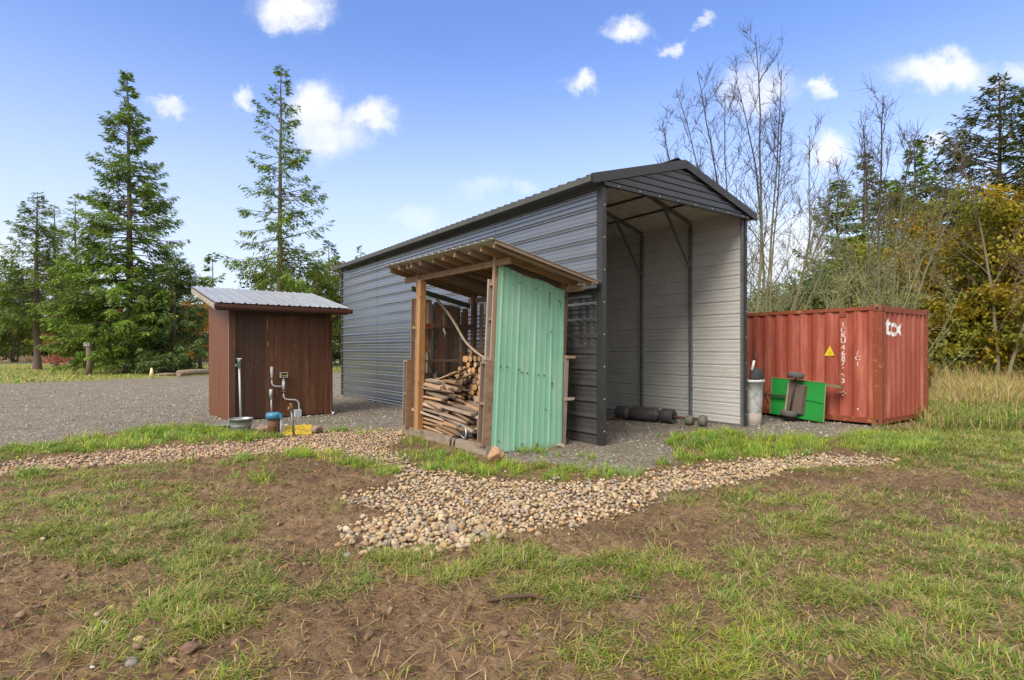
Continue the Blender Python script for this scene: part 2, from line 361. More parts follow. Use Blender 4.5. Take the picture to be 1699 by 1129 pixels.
def grow_axis(edge, far, s0, k=1.18):
    o = []; s = s0; x = edge
    while x < far: s *= k; x += s; o.append(x)
    return np.array(o)
xs = axis([(-4.6, 5.2, .024)]); e1 = axis([(5.2, 11, .06)])[1:]; w1 = -axis([(4.6, 9.5, .06)])[1:][::-1]
xs = np.concatenate([-grow_axis(9.5, 900, .06)[::-1], w1, xs, e1, grow_axis(11, 900, .06)])
ys = np.concatenate([axis([(2.35, 4.6, .02)]), axis([(4.62, 8, .032)]), axis([(8.03, 15, .07)])]); ys = np.concatenate([-grow_axis(-2.33, 200, .05, 1.3)[::-1], ys, grow_axis(15.03, 1500, .08, 1.1)])
ys = np.unique(ys)
GX, GY = np.meshgrid(xs, ys)
d, lu, st, gv, far = turf_fields(GX, GY)
H = low_h(GX, GY)
mudd = sstep(10.5, 7, GY)*(~gv)*sstep(1.0, 2.3, GY)*np.where(st, .3, 1)
wx = GX+.12*fbm(GX*2.2, GY*2.2, 3, 90); wy = GY+.12*fbm(GX*2.2+5, GY*2.2, 3, 91)
clod = np.abs(fbm(wx*5.5, wy*8, 4, 30, .6)); clod2 = fbm(wx*15, wy*21, 4, 36, .65)
clumps = np.maximum(0, fbm(GX*9, GY*11, 3, 44)-.12)
H = H+mudd*((.052*clod-.015)+.036*clod2+.050*clumps+.05*np.maximum(0, .25-np.abs(fbm(wx*11, wy*15, 2, 48)))-.004)*(1-.35*d)
# ruts left by a machine: long ridges on the left and behind the stones
rut = np.sin((GX*.75+GY*1.25+.25*fbm(GX*.9, GY*.9, 2, 55))*13)
H += mudd*.011*rut*sstep(.15, .5, fbm(GX*.5+3, GY*.5, 2, 57)+.28*sstep(-1.2, -2.4, GX))
H = H+np.where(st, -.02, 0)+np.where(gv, .004*fbm(GX*9, GY*9, 2, 46), 0)
H *= sstep(-1.5, 1.5, GY)*.999+.001
nx, ny = len(xs), len(ys)
idx = np.arange(nx*ny).reshape(ny, nx)
F = np.stack([idx[:-1,:-1], idx[:-1,1:], idx[1:,1:], idx[1:,:-1]], -1).reshape(-1, 4)
V = np.stack([GX, GY, H], -1).reshape(-1, 3)

def ground_material():
    m = bpy.data.materials.new('ground_surface'); nt, N, L = nodes_of(m)
    out = N('ShaderNodeOutputMaterial'); b = N('ShaderNodeBsdfPrincipled'); L(b.outputs[0], out.inputs[0])
    tc = N('ShaderNodeTexCoord'); vec = tc.outputs['Object']
    def A(k):
        a = N('ShaderNodeAttribute'); a.attribute_name = k; return a.outputs['Fac']
    n1 = noise(N, L, vec, 1.3, 6, .6); n2 = noise(N, L, vec, 9, 6, .65); n3 = noise(N, L, vec, 55, 4, .6)
    mud = mixrgb(N, L, ramp(N, L, n1, .35, .65), (.170,.098,.052), (.255,.165,.098))
    mud = mixrgb(N, L, ramp(N, L, n2, .45, .68, 0, .9), mud, (.062,.034,.020))
    mud = mixrgb(N, L, ramp(N, L, n3, .52, .7, 0, .5), mud, (.27,.185,.125))
    nw = noise(N, L, vec, .9, 5, .65); mud = mixrgb(N, L, ramp(N, L, nw, .46, .60, 0, .55), mud, (.085,.048,.030))
    th = mixrgb(N, L, ramp(N, L, n2, .35, .65), (.20,.185,.050), (.25,.20,.080))
    tf = N('ShaderNodeMath'); tf.operation = 'MULTIPLY'; L(A('turf'), tf.inputs[0]); L(ramp(N, L, n3, .3, .6, .25, 1), tf.inputs[1])
    col = mixrgb(N, L, tf.outputs[0], mud, th)
    # gravel
    vo = N('ShaderNodeTexVoronoi'); vo.inputs['Scale'].default_value = 34; L(vec, vo.inputs['Vector'])
    v2 = N('ShaderNodeTexVoronoi'); v2.inputs['Scale'].default_value = 80; L(vec, v2.inputs['Vector'])
    sp = N('ShaderNodeSeparateColor'); L(vo.outputs['Color'], sp.inputs[0])
    sp2 = N('ShaderNodeSeparateColor'); L(v2.outputs['Color'], sp2.inputs[0])
    gcol = mixrgb(N, L, sp.outputs[0], (.10,.088,.07), (.50,.45,.375))
    gcol = mixrgb(N, L, ramp(N, L, sp2.outputs[0], .3, 1, 0, .55), gcol, (.24,.20,.15))
    gcol = mixrgb(N, L, ramp(N, L, n1, .46, .62, 0, .7), gcol, (.21,.165,.115))
    gcol = mixrgb(N, L, ramp(N, L, vo.outputs['Distance'], .35, .75, 0, .6), gcol, (.07,.06,.05))
    col = mixrgb(N, L, A('gravel'), col, gcol)
    med = mixrgb(N, L, ramp(N, L, noise(N, L, vec, .35, 5, .6), .35, .65), (.22,.24,.055), (.32,.26,.095))
    med = mixrgb(N, L, ramp(N, L, n2, .4, .7, 0, .5), med, (.15,.17,.035))
    col = mixrgb(N, L, A('meadow'), col, med)
    L(col, b.inputs['Base Color']); b.inputs['Roughness'].default_value = .85; b.inputs['Specular IOR Level'].default_value = .3
    hsum = N('ShaderNodeMath'); hsum.operation = 'MULTIPLY_ADD'; L(n3, hsum.inputs[0]); hsum.inputs[1].default_value = .5; L(n2, hsum.inputs[2])
    b1 = N('ShaderNodeBump'); b1.inputs['Strength'].default_value = 1.0; b1.inputs['Distance'].default_value = .045; L(hsum.outputs[0], b1.inputs['Height'])
    gi = N('ShaderNodeMath'); gi.operation = 'MULTIPLY'; L(A('gravel'), gi.inputs[0]); L(ramp(N, L, vo.outputs['Distance'], 0, .6, 1, 0), gi.inputs[1])
    b2 = N('ShaderNodeBump'); b2.inputs['Strength'].default_value = .8; b2.inputs['Distance'].default_value = .02; L(gi.outputs[0], b2.inputs['Height']); L(b1.outputs[0], b2.inputs['Normal'])
    L(b2.outputs[0], b.inputs['Normal'])
    return m
GM = ground_material()
meadow = np.where(gv, 0, sstep(17, 26, GY))
attrs = {'turf': np.clip(d*1.1+lu, 0, 1), 'gravel': gv.astype(float), 'meadow': meadow}
gface = gv.ravel()[F].mean(1) > .5
def sub(name, mask, kind):
    f = F[mask]; u, inv = np.unique(f, return_inverse=True)
    o = mesh_arrays(name, V[u], [inv.reshape(f.shape)], GM, smooth=True, attrs={k: v.ravel()[u] for k, v in attrs.items()})
    tag(o, None, None, None, 'structure'); return o
tag(sub('ground', ~gface, 0), 'patchy muddy yard with worn turf reaching the far meadow')
tag(sub('gravel_driveway', gface, 0), 'pale grey gravel drive running past the sheds')
# the country road far to the left
mb = MB(); mb.box(-160, 30, 62, 67, -.05, .03); o = mb.build('road', mat('asphalt', (.13,.135,.14), (.17,.17,.17), 2, rough=.8)); tag(o, 'grey country road beyond the meadow', kind='structure')

# interpolated ground height for things that lie on it
def gh(x, y):
    x = np.asarray(x, float); y = np.asarray(y, float)
    i = np.clip(np.searchsorted(xs, x)-1, 0, nx-2); j = np.clip(np.searchsorted(ys, y)-1, 0, ny-2)
    tx = np.clip((x-xs[i])/(xs[i+1]-xs[i]), 0, 1); ty = np.clip((y-ys[j])/(ys[j+1]-ys[j]), 0, 1)
    return (H[j,i]*(1-tx)+H[j,i+1]*tx)*(1-ty)+(H[j+1,i]*(1-tx)+H[j+1,i+1]*tx)*ty

# ------------------------------------------------------------------ stones
def stone_shape(seed, sub):
    r = np.random.default_rng(seed); bm = bmesh.new(); bmesh.ops.create_icosphere(bm, subdivisions=sub, radius=1); bm.verts.ensure_lookup_table()
    v = np.array([q.co[:] for q in bm.verts]); f = np.array([[q.index for q in p.verts] for p in bm.faces]); bm.free()
    for _ in range(4):
        dr = r.normal(size=3); dr /= np.linalg.norm(dr); s = v@dr; v = v+np.outer(np.maximum(0, s-.55)*-.5, dr)
    k = 1+.10*np.sin(v@r.normal(size=3)*1.6+r.random()*6)+.05*np.sin(v@r.normal(size=3)*3.5)
    v = v*k[:, None]*np.array([1, .66+.25*r.random(), .45+.2*r.random()])
    return v, f
def rot_mats(n, r, tilt=.45):
    a = r.random(n)*2*np.pi; b = r.normal(0, tilt, n); c = r.normal(0, tilt, n)
    ca, sa, cb, sb, cc, sc = np.cos(a), np.sin(a), np.cos(b), np.sin(b), np.cos(c), np.sin(c); z = np.zeros(n); o = np.ones(n)
    Rz = np.stack([ca,-sa,z, sa,ca,z, z,z,o], 1).reshape(-1,3,3); Rx = np.stack([o,z,z, z,cb,-sb, z,sb,cb], 1).reshape(-1,3,3); Ry = np.stack([cc,z,sc, z,o,z, -sc,z,cc], 1).reshape(-1,3,3)
    return Rz@Rx@Ry
STONE_COLS = np.array([(.38,.285,.175),(.43,.33,.21),(.35,.27,.185),(.29,.25,.20),(.45,.36,.25),(.40,.26,.13),(.24,.22,.20),(.41,.31,.22),(.33,.225,.15),(.46,.39,.30)])
r = np.random.default_rng(5)
cx = r.uniform(-9, 10.5, 150000); cy = r.uniform(3.8, 12, 150000)
k = stone_mask(cx+r.normal(0, .085, len(cx)), cy+r.normal(0, .085, len(cx))); cx, cy = cx[k], cy[k]
# keep stones from sitting inside one another (cell thinning)
cell = .034; key = np.floor(cx/cell).astype(int)*100003+np.floor(cy/cell).astype(int); _, first = np.unique(key, return_index=True); r.shuffle(first)
cx, cy = cx[first], cy[first]; n = len(cx)
size = r.gamma(9, .0024, n)*np.where((cy < 5.2) & (cx < -.1), 1.18, 1.04)*np.clip(1-(cy-7)*.03, .7, 1); size = np.clip(size, .014, .062)
cz = gh(cx, cy)+size*.25+np.abs(r.normal(0, .012, n))
cc = STONE_COLS[r.integers(0, len(STONE_COLS), n)]*(.75+.5*r.random(n))[:, None]
pinky = sstep(-1, -4, cx)[:, None]*.6; cc = cc*np.array([1.08, 1.045, .98]); cc = cc*(1-pinky)+cc*np.array([.98,.88,.92])*pinky
keep = ~((cx > -2.6) & (cx < -.2) & (cy > 8.2) & (cy < 11) & (cx*.8+(cy-8.33)*.6 > -.32))     # not under the woodshed
cx, cy, cz, size, cc = cx[keep], cy[keep], cz[keep], size[keep], cc[keep]; n = len(cx)
order = np.argsort(cy-size*14)                                   # the ones that show largest
single, rest = order[:300], order[300:]
shp = [stone_shape(100+i, 2) for i in range(10)]
for i in single:
    pass
me_by = {}
RS = rot_mats(n, r)
ci = r.integers(0, 10, n)
for q, i in enumerate(single):
    s = shp[i % 10]
    kk = (i % 10, int(ci[i]))
    if kk not in me_by:
        c = STONE_COLS[ci[i]]*np.array([1.06, 1.03, .97])*(.8+.3*rnd.random()); me_by[kk] = mesh_arrays('river_stone', s[0], [s[1]], STONE, col=np.tile(c, (len(s[0]), 1)), smooth=True, link=False)
    o = bpy.data.objects.new('river_stone', me_by[kk]); COL.objects.link(o)
    o.matrix_world = Matrix.Translation((cx[i], cy[i], cz[i])) @ Matrix(RS[i].tolist()).to_4x4() @ Matrix.Scale(float(size[i]), 4)
    tag(o, 'rounded tan or grey river stone at the near edge of the stone bed', 'stone', 'river stones at the near edge of the bed')
shp1 = [stone_shape(200+i, 1) for i in range(12)]
VV, FF, CC = [], [], []; off = 0
for g in range(12):
    ii = rest[g::12]; v, f = shp1[g]
    P = np.einsum('nij,vj->nvi', RS[ii]*size[ii][:, None, None], v)+np.stack([cx[ii], cy[ii], cz[ii]], 1)[:, None, :]
    VV.append(P.reshape(-1, 3)); FF.append((f[None]+(np.arange(len(ii))*len(v))[:, None, None]+off).reshape(-1, 3)); CC.append(np.repeat(cc[ii], len(v), 0)); off += len(ii)*len(v)
o = mesh_arrays('river_stone_bed', np.concatenate(VV), [np.concatenate(FF)], STONE, col=np.concatenate(CC), smooth=True)
tag(o, 'bed of rounded tan river stones curving across the yard', kind='stuff')
# loose gravel lying on the drive
n = 90000; x = r.uniform(-1, .82, n)*26; y = 6.2+19*r.random(n)**1.3; k = gravel_mask(x, y) | ((r.random(n) < .06) & (y < 11)); k &= ~stone_mask(x, y); k &= np.abs(x) < y*1.05; x, y = x[k], y[k]; n = len(x)
s = r.gamma(4, .0026, n)*np.clip(y/8, .8, 1.5); v, f = stone_shape(300, 1); octa = np.array([(1,0,0),(-1,0,0),(0,.8,0),(0,-.8,0),(0,0,.6),(0,0,-.6)]); of = np.array([(0,2,4),(2,1,4),(1,3,4),(3,0,4),(2,0,5),(1,2,5),(3,1,5),(0,3,5)])
P = np.einsum('nij,vj->nvi', rot_mats(n, r, .8)*s[:, None, None], octa)+np.stack([x, y, gh(x, y)+s*.2], 1)[:, None, :]
gc = np.array([(.27,.245,.21),(.34,.305,.255),(.20,.18,.15),(.32,.26,.19),(.42,.39,.34)])[r.integers(0, 5, n)]*(.7+.6*r.random(n))[:, None]
o = mesh_arrays('loose_gravel', P.reshape(-1, 3), [(of[None]+(np.arange(n)*6)[:, None, None]).reshape(-1, 3)], STONE, col=np.repeat(gc, 6, 0)); tag(o, 'loose crushed grey gravel lying on the drive', kind='stuff')

# crumbled earth lying on the mud
n = 13000; x = r.uniform(-7, 8, n); y = 2.3+7.2*r.random(n)**1.35; dd, ll, ss, gg, ff = turf_fields(x, y); k = (np.abs(x) < y*1.1+.6) & (r.random(n) < np.clip(1.0-dd*1.5, .05, 1)*sstep(-.35, .3, fbm(x*1.1, y*1.4, 3, 140))) & ~ss & ~gg; x, y = x[k], y[k]; n = len(x)
s = np.clip(r.gamma(2.0, .0055, n), .004, .045); cv, cf = stone_shape(310, 1); cv = cv*(1+.22*np.sin(cv@np.array([5., 3, 4]))[:, None]); P = np.einsum('nij,vj->nvi', rot_mats(n, r, .7)*s[:, None, None], cv)+np.stack([x, y, gh(x, y)+s*.15], 1)[:, None, :]
gc = np.array([(.18,.108,.060),(.23,.148,.09),(.135,.078,.045)])[r.integers(0, 3, n)]*(.75+.5*r.random(n))[:, None]
o = mesh_arrays('dirt', P.reshape(-1, 3), [(cf[None]+(np.arange(n)*len(cv))[:, None, None]).reshape(-1, 3)], STONE, col=np.repeat(gc, len(cv), 0), smooth=True); tag(o, 'crumbled brown earth scattered over the mud', kind='stuff')

# ------------------------------------------------------------------ grass
def blades(x, y, z, az, lean, ln, wd, c, droop=.5):
    """one bent blade per entry: 5 points, one quad and one triangle"""
    n = len(x); d0 = np.stack([np.cos(az)*np.sin(lean), np.sin(az)*np.sin(lean), np.cos(lean)], 1)
    l2 = np.clip(lean+droop, 0, 1.75); d1 = np.stack([np.cos(az)*np.sin(l2), np.sin(az)*np.sin(l2), np.cos(l2)], 1)
    sd = np.stack([-np.sin(az), np.cos(az), np.zeros(n)], 1)*(wd/2)[:, None]; p0 = np.stack([x, y, z], 1); p1 = p0+d0*(ln*.55)[:, None]; p2 = p1+d1*(ln*.45)[:, None]
    p2[:, 2] = np.maximum(p2[:, 2], z+.004)
    V = np.stack([p0-sd, p0+sd, p1+sd*.8, p1-sd*.8, p2], 1).reshape(-1, 3); b = np.arange(n)*5
    q = np.stack([b, b+1, b+2, b+3], 1); t = np.stack([b+3, b+2, b+4], 1)
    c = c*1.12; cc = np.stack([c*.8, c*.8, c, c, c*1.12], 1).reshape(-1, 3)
    return V, q, t, cc
def join_blades(name, parts, m, label):
    V, Q, T, C, off = [], [], [], [], 0
    for (v, q, t, c) in parts: V.append(v); Q.append(q+off); T.append(t+off); C.append(c); off += len(v)
    o = mesh_arrays(name, np.concatenate(V), [np.concatenate(Q), np.concatenate(T)], m, col=np.concatenate(C)); tag(o, label, kind='stuff'); return o
GREENS = np.array([(.125,.225,.018),(.190,.270,.022),(.088,.185,.020),(.27,.30,.045),(.155,.215,.035)])
DRYS = np.array([(.36,.28,.13),(.44,.36,.19),(.30,.21,.09),(.36,.29,.09)])
def tufts(n, xr, yr, prob, nb, rad, ln, wd, lean, green, seed, sag=.5, dark=1.0):
    r = np.random.default_rng(seed); x = r.uniform(*xr, n); y = r.uniform(*yr, n)
    # nearer ground is seen closer: keep within the view's fan and a bit more
    k = np.abs(x) < y*1.12+1.0; x, y = x[k], y[k]
    p = prob(x, y); k = r.random(len(x)) < p; x, y = x[k], y[k]; n = len(x); p = p[k]
    m = r.poisson(nb*(.5+.9*p)).clip(3); id_ = np.repeat(np.arange(n), m); N_ = len(id_)
    a = r.random(N_)*2*np.pi; rr = rad*np.sqrt(r.random(N_))*(.6+.8*r.random(n))[id_]
    bx = x[id_]+np.cos(a)*rr; by = y[id_]+np.sin(a)*rr
    flow = fbm(x*.8, y*.8, 2, seed)*6
    az = np.where(r.random(N_) < .55, a+r.normal(0, .5, N_), flow[id_]+r.normal(0, .7, N_))
    le = np.clip(r.normal(lean, .28, N_), .05, 1.5); L_ = ln*(.55+.7*r.random(n))[id_]*(.5+.8*r.random(N_)); W_ = wd*(.7+.6*r.random(N_))
    hue = np.clip(fbm(x*.9+7, y*.9, 3, seed+1)+.5, 0, 1)[id_]
    g = GREENS[r.integers(0, 5, N_)]*(.7+.55*r.random(N_))[:, None]*dark; g = g*(1+np.outer(hue-.5, (.7, .25, .1)))
    dr = DRYS[r.integers(0, 4, N_)]*(.7+.5*r.random(N_))[:, None]
    isd = r.random(N_) > green*(.8+.4*hue); c = np.where(isd[:, None], dr, g)
    return blades(bx, by, gh(bx, by)-.004, az, le, L_, W_, c, sag)
def p_turf(x, y):
    d, lu, st, gv, far = turf_fields(x, y); return np.clip(d*1.05, 0, 1)*np.where(gv, .3, 1)
def p_lush(x, y):
    d, lu, st, gv, far = turf_fields(x, y); return np.clip(lu*1.2, 0, 1)
def p_straw(x, y):
    d, lu, st, gv, far = turf_fields(x, y); return np.where(gv | st, .04, .30+.5*d)
parts = [tufts(34000, (-5.5, 5.5), (2.3, 5.2), p_turf, 16, .055, .098, .0055, 1.05, .64, 401, .6),
         tufts(36000, (-9, 10), (5.2, 10.2), p_turf, 13, .07, .100, .0075, .95, .68, 402, .55),
         tufts(9000, (4.5, 17), (8.5, 16), p_turf, 16, .10, .14, .010, .8, .66, 403, .5),
         tufts(7000, (-16, -3), (7.5, 12), p_turf, 9, .09, .08, .011, .85, .72, 404, .5)]
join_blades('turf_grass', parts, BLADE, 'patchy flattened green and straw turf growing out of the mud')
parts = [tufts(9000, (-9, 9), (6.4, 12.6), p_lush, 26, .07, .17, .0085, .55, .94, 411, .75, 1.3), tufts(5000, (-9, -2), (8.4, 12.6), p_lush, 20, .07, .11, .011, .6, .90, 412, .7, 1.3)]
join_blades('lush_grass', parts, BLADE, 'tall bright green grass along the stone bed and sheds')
# straw and bits of dead grass pressed on the mud
r = np.random.default_rng(430); n = 240000; x = r.uniform(-9, 9, n); y = r.uniform(2.3, 10, n); k = (np.abs(x) < y*1.1+.8) & (r.random(n) < p_straw(x, y)*np.where(y < 5, 1, .6)); x, y = x[k], y[k]; n = len(x)
c = (DRYS*np.array([1,.92,.85]))[r.integers(0, 4, n)]*(.45+.8*r.random(n))[:, None]
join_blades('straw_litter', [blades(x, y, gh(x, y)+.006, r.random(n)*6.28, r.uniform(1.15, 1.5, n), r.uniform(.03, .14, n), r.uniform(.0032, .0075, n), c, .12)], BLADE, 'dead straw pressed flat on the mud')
# small fallen leaves
r = np.random.default_rng(435); n = 2600; x = r.uniform(-9, 9, n); y = r.uniform(2.4, 14, n); k = np.abs(x) < y*1.1+.6; x, y = x[k], y[k]; n = len(x); a = r.random(n)*6.28; D = np.stack([np.cos(a), np.sin(a), r.normal(.1, .2, n)], 1); S = np.stack([-np.sin(a), np.cos(a), r.normal(0, .35, n)], 1); Ls = r.uniform(.018, .045, n)*np.where(y > 6, 1.3, 1); P = np.stack([x, y, gh(x, y)+.012], 1)
v = np.stack([P, P+D*(Ls*.4)[:, None]+S*(Ls*.33)[:, None], P+D*Ls[:, None], P+D*(Ls*.4)[:, None]-S*(Ls*.33)[:, None]], 1).reshape(-1, 3); b = np.arange(n)*4
c = np.array([(.34,.20,.05),(.24,.12,.05),(.40,.28,.10),(.18,.10,.05)])[r.integers(0, 4, n)]*(.6+.7*r.random(n))[:, None]
o = mesh_arrays('fallen_leaves', v, [np.stack([b, b+1, b+2, b+3], 1)], BLADE, col=np.repeat(c, 4, 0)); tag(o, 'small fallen leaves littering the yard', kind='stuff')
# far meadow on the left
def p_far(x, y): return np.where(gravel_mask(x, y), 0, .8)
n = 26000; r = np.random.default_rng(440); y = 24+44*r.random(n)**1.6; x = r.uniform(-1.15, .1, n)*y; k = p_far(x, y) > r.random(n); x, y = x[k], y[k]; n = len(x)
c = np.where((r.random(n) < .35)[:, None], DRYS[r.integers(0, 4, n)], GREENS[r.integers(0, 5, n)]*1.25)*(.7+.5*r.random(n))[:, None]
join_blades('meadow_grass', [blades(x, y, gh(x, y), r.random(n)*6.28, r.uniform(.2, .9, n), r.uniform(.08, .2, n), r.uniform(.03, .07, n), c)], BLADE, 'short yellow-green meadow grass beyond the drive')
# dry tall grass on the right
def p_dry(x, y):
    px, py = PX(x, y); e = 18*fbm(x*.7, y*.7, 3, 95); return sstep(1535, 1575, px+e)*sstep(705, 672, py+e*.6)*.95
def dryfield(n, seed, yr, ln, wd, green):
    r = np.random.default_rng(seed); y = r.uniform(*yr, n); x = (r.uniform(1500, 2250, n)-CX)/FOC*y; k = p_dry(x, y) > r.random(n); x, y = x[k], y[k]; n = len(x)
    c = DRYS[r.integers(0, 4, n)]*(.7+.55*r.random(n))[:, None]*np.array([1.05, 1, .95]); g = r.random(n) < green; c[g] = GREENS[r.integers(0, 5, g.sum())]*(.9+.5*r.random(g.sum()))[:, None]
    patch = (.65+.5*sstep(-.3, .4, fbm(x*.5, y*.5, 3, 97)))
    return blades(x, y, gh(x, y), r.random(n)*6.28, np.abs(r.normal(.25, .22, n)), ln*patch*(.5+.7*r.random(n)), wd*(.6+.8*r.random(n)), c, .75)
join_blades('tall_dry_grass', [dryfield(30000, 451, (13.5, 20), 1.0, .012, .16), dryfield(26000, 452, (20, 34), 1.25, .018, .1)], BLADE, 'tall straw-coloured grass standing beside the container')
r = np.random.default_rng(460); n = 9000; y = r.uniform(10.6, 16, n); x = (r.uniform(1520, 1800, n)-CX)/FOC*y; px, py = PX(x, y); k = r.random(n) < sstep(1500, 1580, px)*sstep(760, 715, py)*sstep(640, 668, py)*.9; x, y = x[k], y[k]; n = len(x)
c = np.where((r.random(n) < .35)[:, None], DRYS[r.integers(0, 4, n)], GREENS[r.integers(0, 5, n)])*(.6+.6*r.random(n))[:, None]
join_blades('rank_weeds', [blades(x, y, gh(x, y), r.random(n)*6.28, np.abs(r.normal(.5, .35, n)), r.uniform(.2, .6, n), r.uniform(.008, .02, n), c, .8)], BLADE, 'rank green weeds and bent stalks in front of the dry grass')
# ------------------------------------------------------------------ metal carport
DARKMETAL = mat('charcoal_siding', (.180,.177,.174), (.205,.202,.198), 1.6, (.25,1,1.6), .18, .68, .9, bump=.02, bscale=2, rvar=.04, coat=.6, fine=.12)
GABLEM = mat('dark_gable_siding', (.040,.041,.043), (.05,.05,.052), 2, None, .25, .3, .6, fine=.12)
TRIM = mat('dark_trim', (.022,.023,.024), (.032,.032,.032), 3, None, .5, 0, .5, rvar=.08, fine=.2)
ROOFMETAL = mat('carport_roof_metal', (.034,.036,.033), (.048,.050,.042), 2, None, .5, 0, .4, stain=(.045,.052,.03), stain_scale=4)
INNER = mat('galvanised_inner', (.62,.61,.59), (.53,.52,.50), 1.2, (.3,1,2.2), .42, .15, .5, rvar=.1, stain=(.42,.40,.37), stain_scale=3, stain_amt=(.55,.8), stain_stretch=(.2,1,5), fine=.2)
INROOF = mat('roof_underside', (.60,.57,.53), (.50,.47,.43), 1.5, (3,.3,1), .55, 0, .4, stain=(.30,.26,.21), stain_scale=2, fine=.2)
STEEL = mat('galvanised_tube', (.24,.25,.26), (.17,.18,.19), 5, None, .45, .5, .5, stain=(.11,.11,.11), stain_scale=8)
SCREW = mat('screw_heads', (.6,.6,.6), None, 5, rough=.4, metal=.4)
GA = math.atan2(.583, .812)
GW, GL, GH = 4.0, 12.3, 4.40
car = thing('metal_carport', 'tall charcoal metal carport with ribbed walls and open gable end', 'carport', (1.45, 9.11, -.02), GA)
ridge = lambda x: 4.97-.285*abs(x-GW/2)
prof = lap_ribs(4.38, .262, .034, start=.62)
# left wall: real sheets lapped end to end, each a touch proud of the next
mb = MB()
for i, (a, b, off) in enumerate([(0, 3.1, 0), (3.06, 6.2, .003), (6.16, 9.3, 0), (9.26, 12.25, .003)]):
    mb.sheet([(z, -d-off) for z, d in prof], lambda z, d, t: (d, t, z+.03), a, b, 6)
mb.build('side_wall', DARKMETAL, car)
mb = MB(); mb.sheet([(z, .022-d*.4) for z, d in prof], lambda z, d, t: (d, t, z+.03), .05, 12.2); mb.build('side_wall_lining', INNER, car)
pr = ribs(4.38, .262, .016, .046, .020, 2, .07, .0035, start=.62)
mb = MB(); mb.sheet([(z, d) for z, d in pr], lambda z, d, t: (GW-.012+d, t, z+.03), .04, 12.25); mb.build('wall_lining', INNER, car)
mb = MB(); mb.sheet([(z, d) for z, d in pr], lambda z, d, t: (GW+.012+d, t, z+.03), .04, 12.25); mb.build('side_wall', DARKMETAL, car)
mb = MB(); mb.sheet([(z, d) for z, d in pr], lambda z, d, t: (.05+t*(GW-.1), GL-.02+d, z+.03)); mb.add([(0, GL-.01, 4.38), (GW, GL-.01, 4.38), (GW/2, GL-.01, 4.9)], [(0,1,2)]); mb.build('rear_wall', INNER, car)
# roof sheets: ribs run down the slope
rp = ribs(12.45, .23, .022, .055, .020, 0)
for nm, mt, dz in (('roof', ROOFMETAL, 0), ('roof_underside', INROOF, -.035)):
    mb = MB()
    for sx in (0, 1):
        f = (lambda s, d, t: (-.27+t*(GW/2+.27), s-.05, ridge(-.27+t*(GW/2+.27))+d*(1 if dz == 0 else .5)+dz)) if sx == 0 else (lambda s, d, t: (GW+.27-t*(GW/2+.27), s-.05, ridge(-.27+t*(GW/2+.27))+d*(1 if dz == 0 else .5)+dz))
        mb.sheet(rp if dz == 0 else ribs(12.40, .23, .04, .055, .012, 0), f, 0, 1)
    mb.build(nm, mt, car)
mb = MB(); mb.bar((GW/2-.09, -.07, 4.965), (GW/2-.09, 12.42, 4.965), .2, .012, up=(.28,0,1)); mb.bar((GW/2+.09, -.07, 4.965), (GW/2+.09, 12.42, 4.965), .2, .012, up=(-.28,0,1)); mb.build('ridge_cap', ROOFMETAL, car)
for sx in (0, 1):
    x0 = -.285 if sx == 0 else GW+.285
    mb = MB(); mb.bar((x0, -.075, ridge(x0)-.05), (GW/2, -.075, ridge(GW/2)-.05), .045, .13); mb.bar((x0, -.098, ridge(x0)-.115), (GW/2, -.098, ridge(GW/2)-.115), .02, .05)
    mb.build('rake_trim', TRIM, car)
    mb = MB(); mb.box(x0-.012, x0+.012, -.05, 12.4, ridge(x0)-.10, ridge(x0)-.004); mb.build('eave_trim', mat('eave_trim_paint', (.085,.083,.066), (.06,.06,.05), 3, rough=.5), car)
    # soffit strip between eave and wall
    xa, xb = (x0+.014, -.03) if sx == 0 else (GW+.03, x0-.014)
    mb = MB(); mb.box(xa, xb, -.03, 12.3, ridge(x0)-.098, ridge(x0)-.082); mb.build('soffit', TRIM, car)
# gable infill, ribbed across
gz0 = 4.235
gprof = [(gz0+z, -d) for z, d in ribs(.70, .115, .02, .05, .02, 0)]
mb = MB(); mb.sheet(gprof, lambda z, d, t: ((GW/2-(4.90-z)/.285 if t == 0 else GW/2+(4.90-z)/.285) if z > gz0+.13 else (-.0 if t == 0 else GW), -.045+d, min(z, 4.92)))
mb.build('gable_panel', GABLEM, car)
def scr_(b, spots, r=.012):
    for p, ax in spots: b.lathe([(.0, .006), (r*.9, .004), (r, 0)], p, ax, 6, mi=1)
mb = MB(); mb.box(-.02, GW+.02, -.085, -.03, gz0-.045, gz0+.0); scr_(mb, [((x, -.086, gz0-.02), (0,-1,0)) for x in np.arange(.3, GW, .5)]); mb.build('gable_trim', [TRIM, SCREW], car)
for x in (0, GW):
    mb = MB(); scr_(mb, [((.01 if x == 0 else GW-.0, -.041, z), (0,-1,0)) for z in np.arange(.25, 4.3, .52)])
    mb.box(x-.035 if x == 0 else x-.03, x+.055 if x == 0 else x+.03, -.04, .09 if x == 0 else .05, 0, 4.30); mb.build('corner_trim', [TRIM, SCREW], car)
mb = MB(); mb.box(-.03, .03, 12.25, 12.33, 0, 4.3); mb.build('corner_trim', TRIM, car)
FR = [.10, 1.26, 2.65, 4.0, 5.4, 6.8, 8.1, 9.5, 10.9, 12.15]
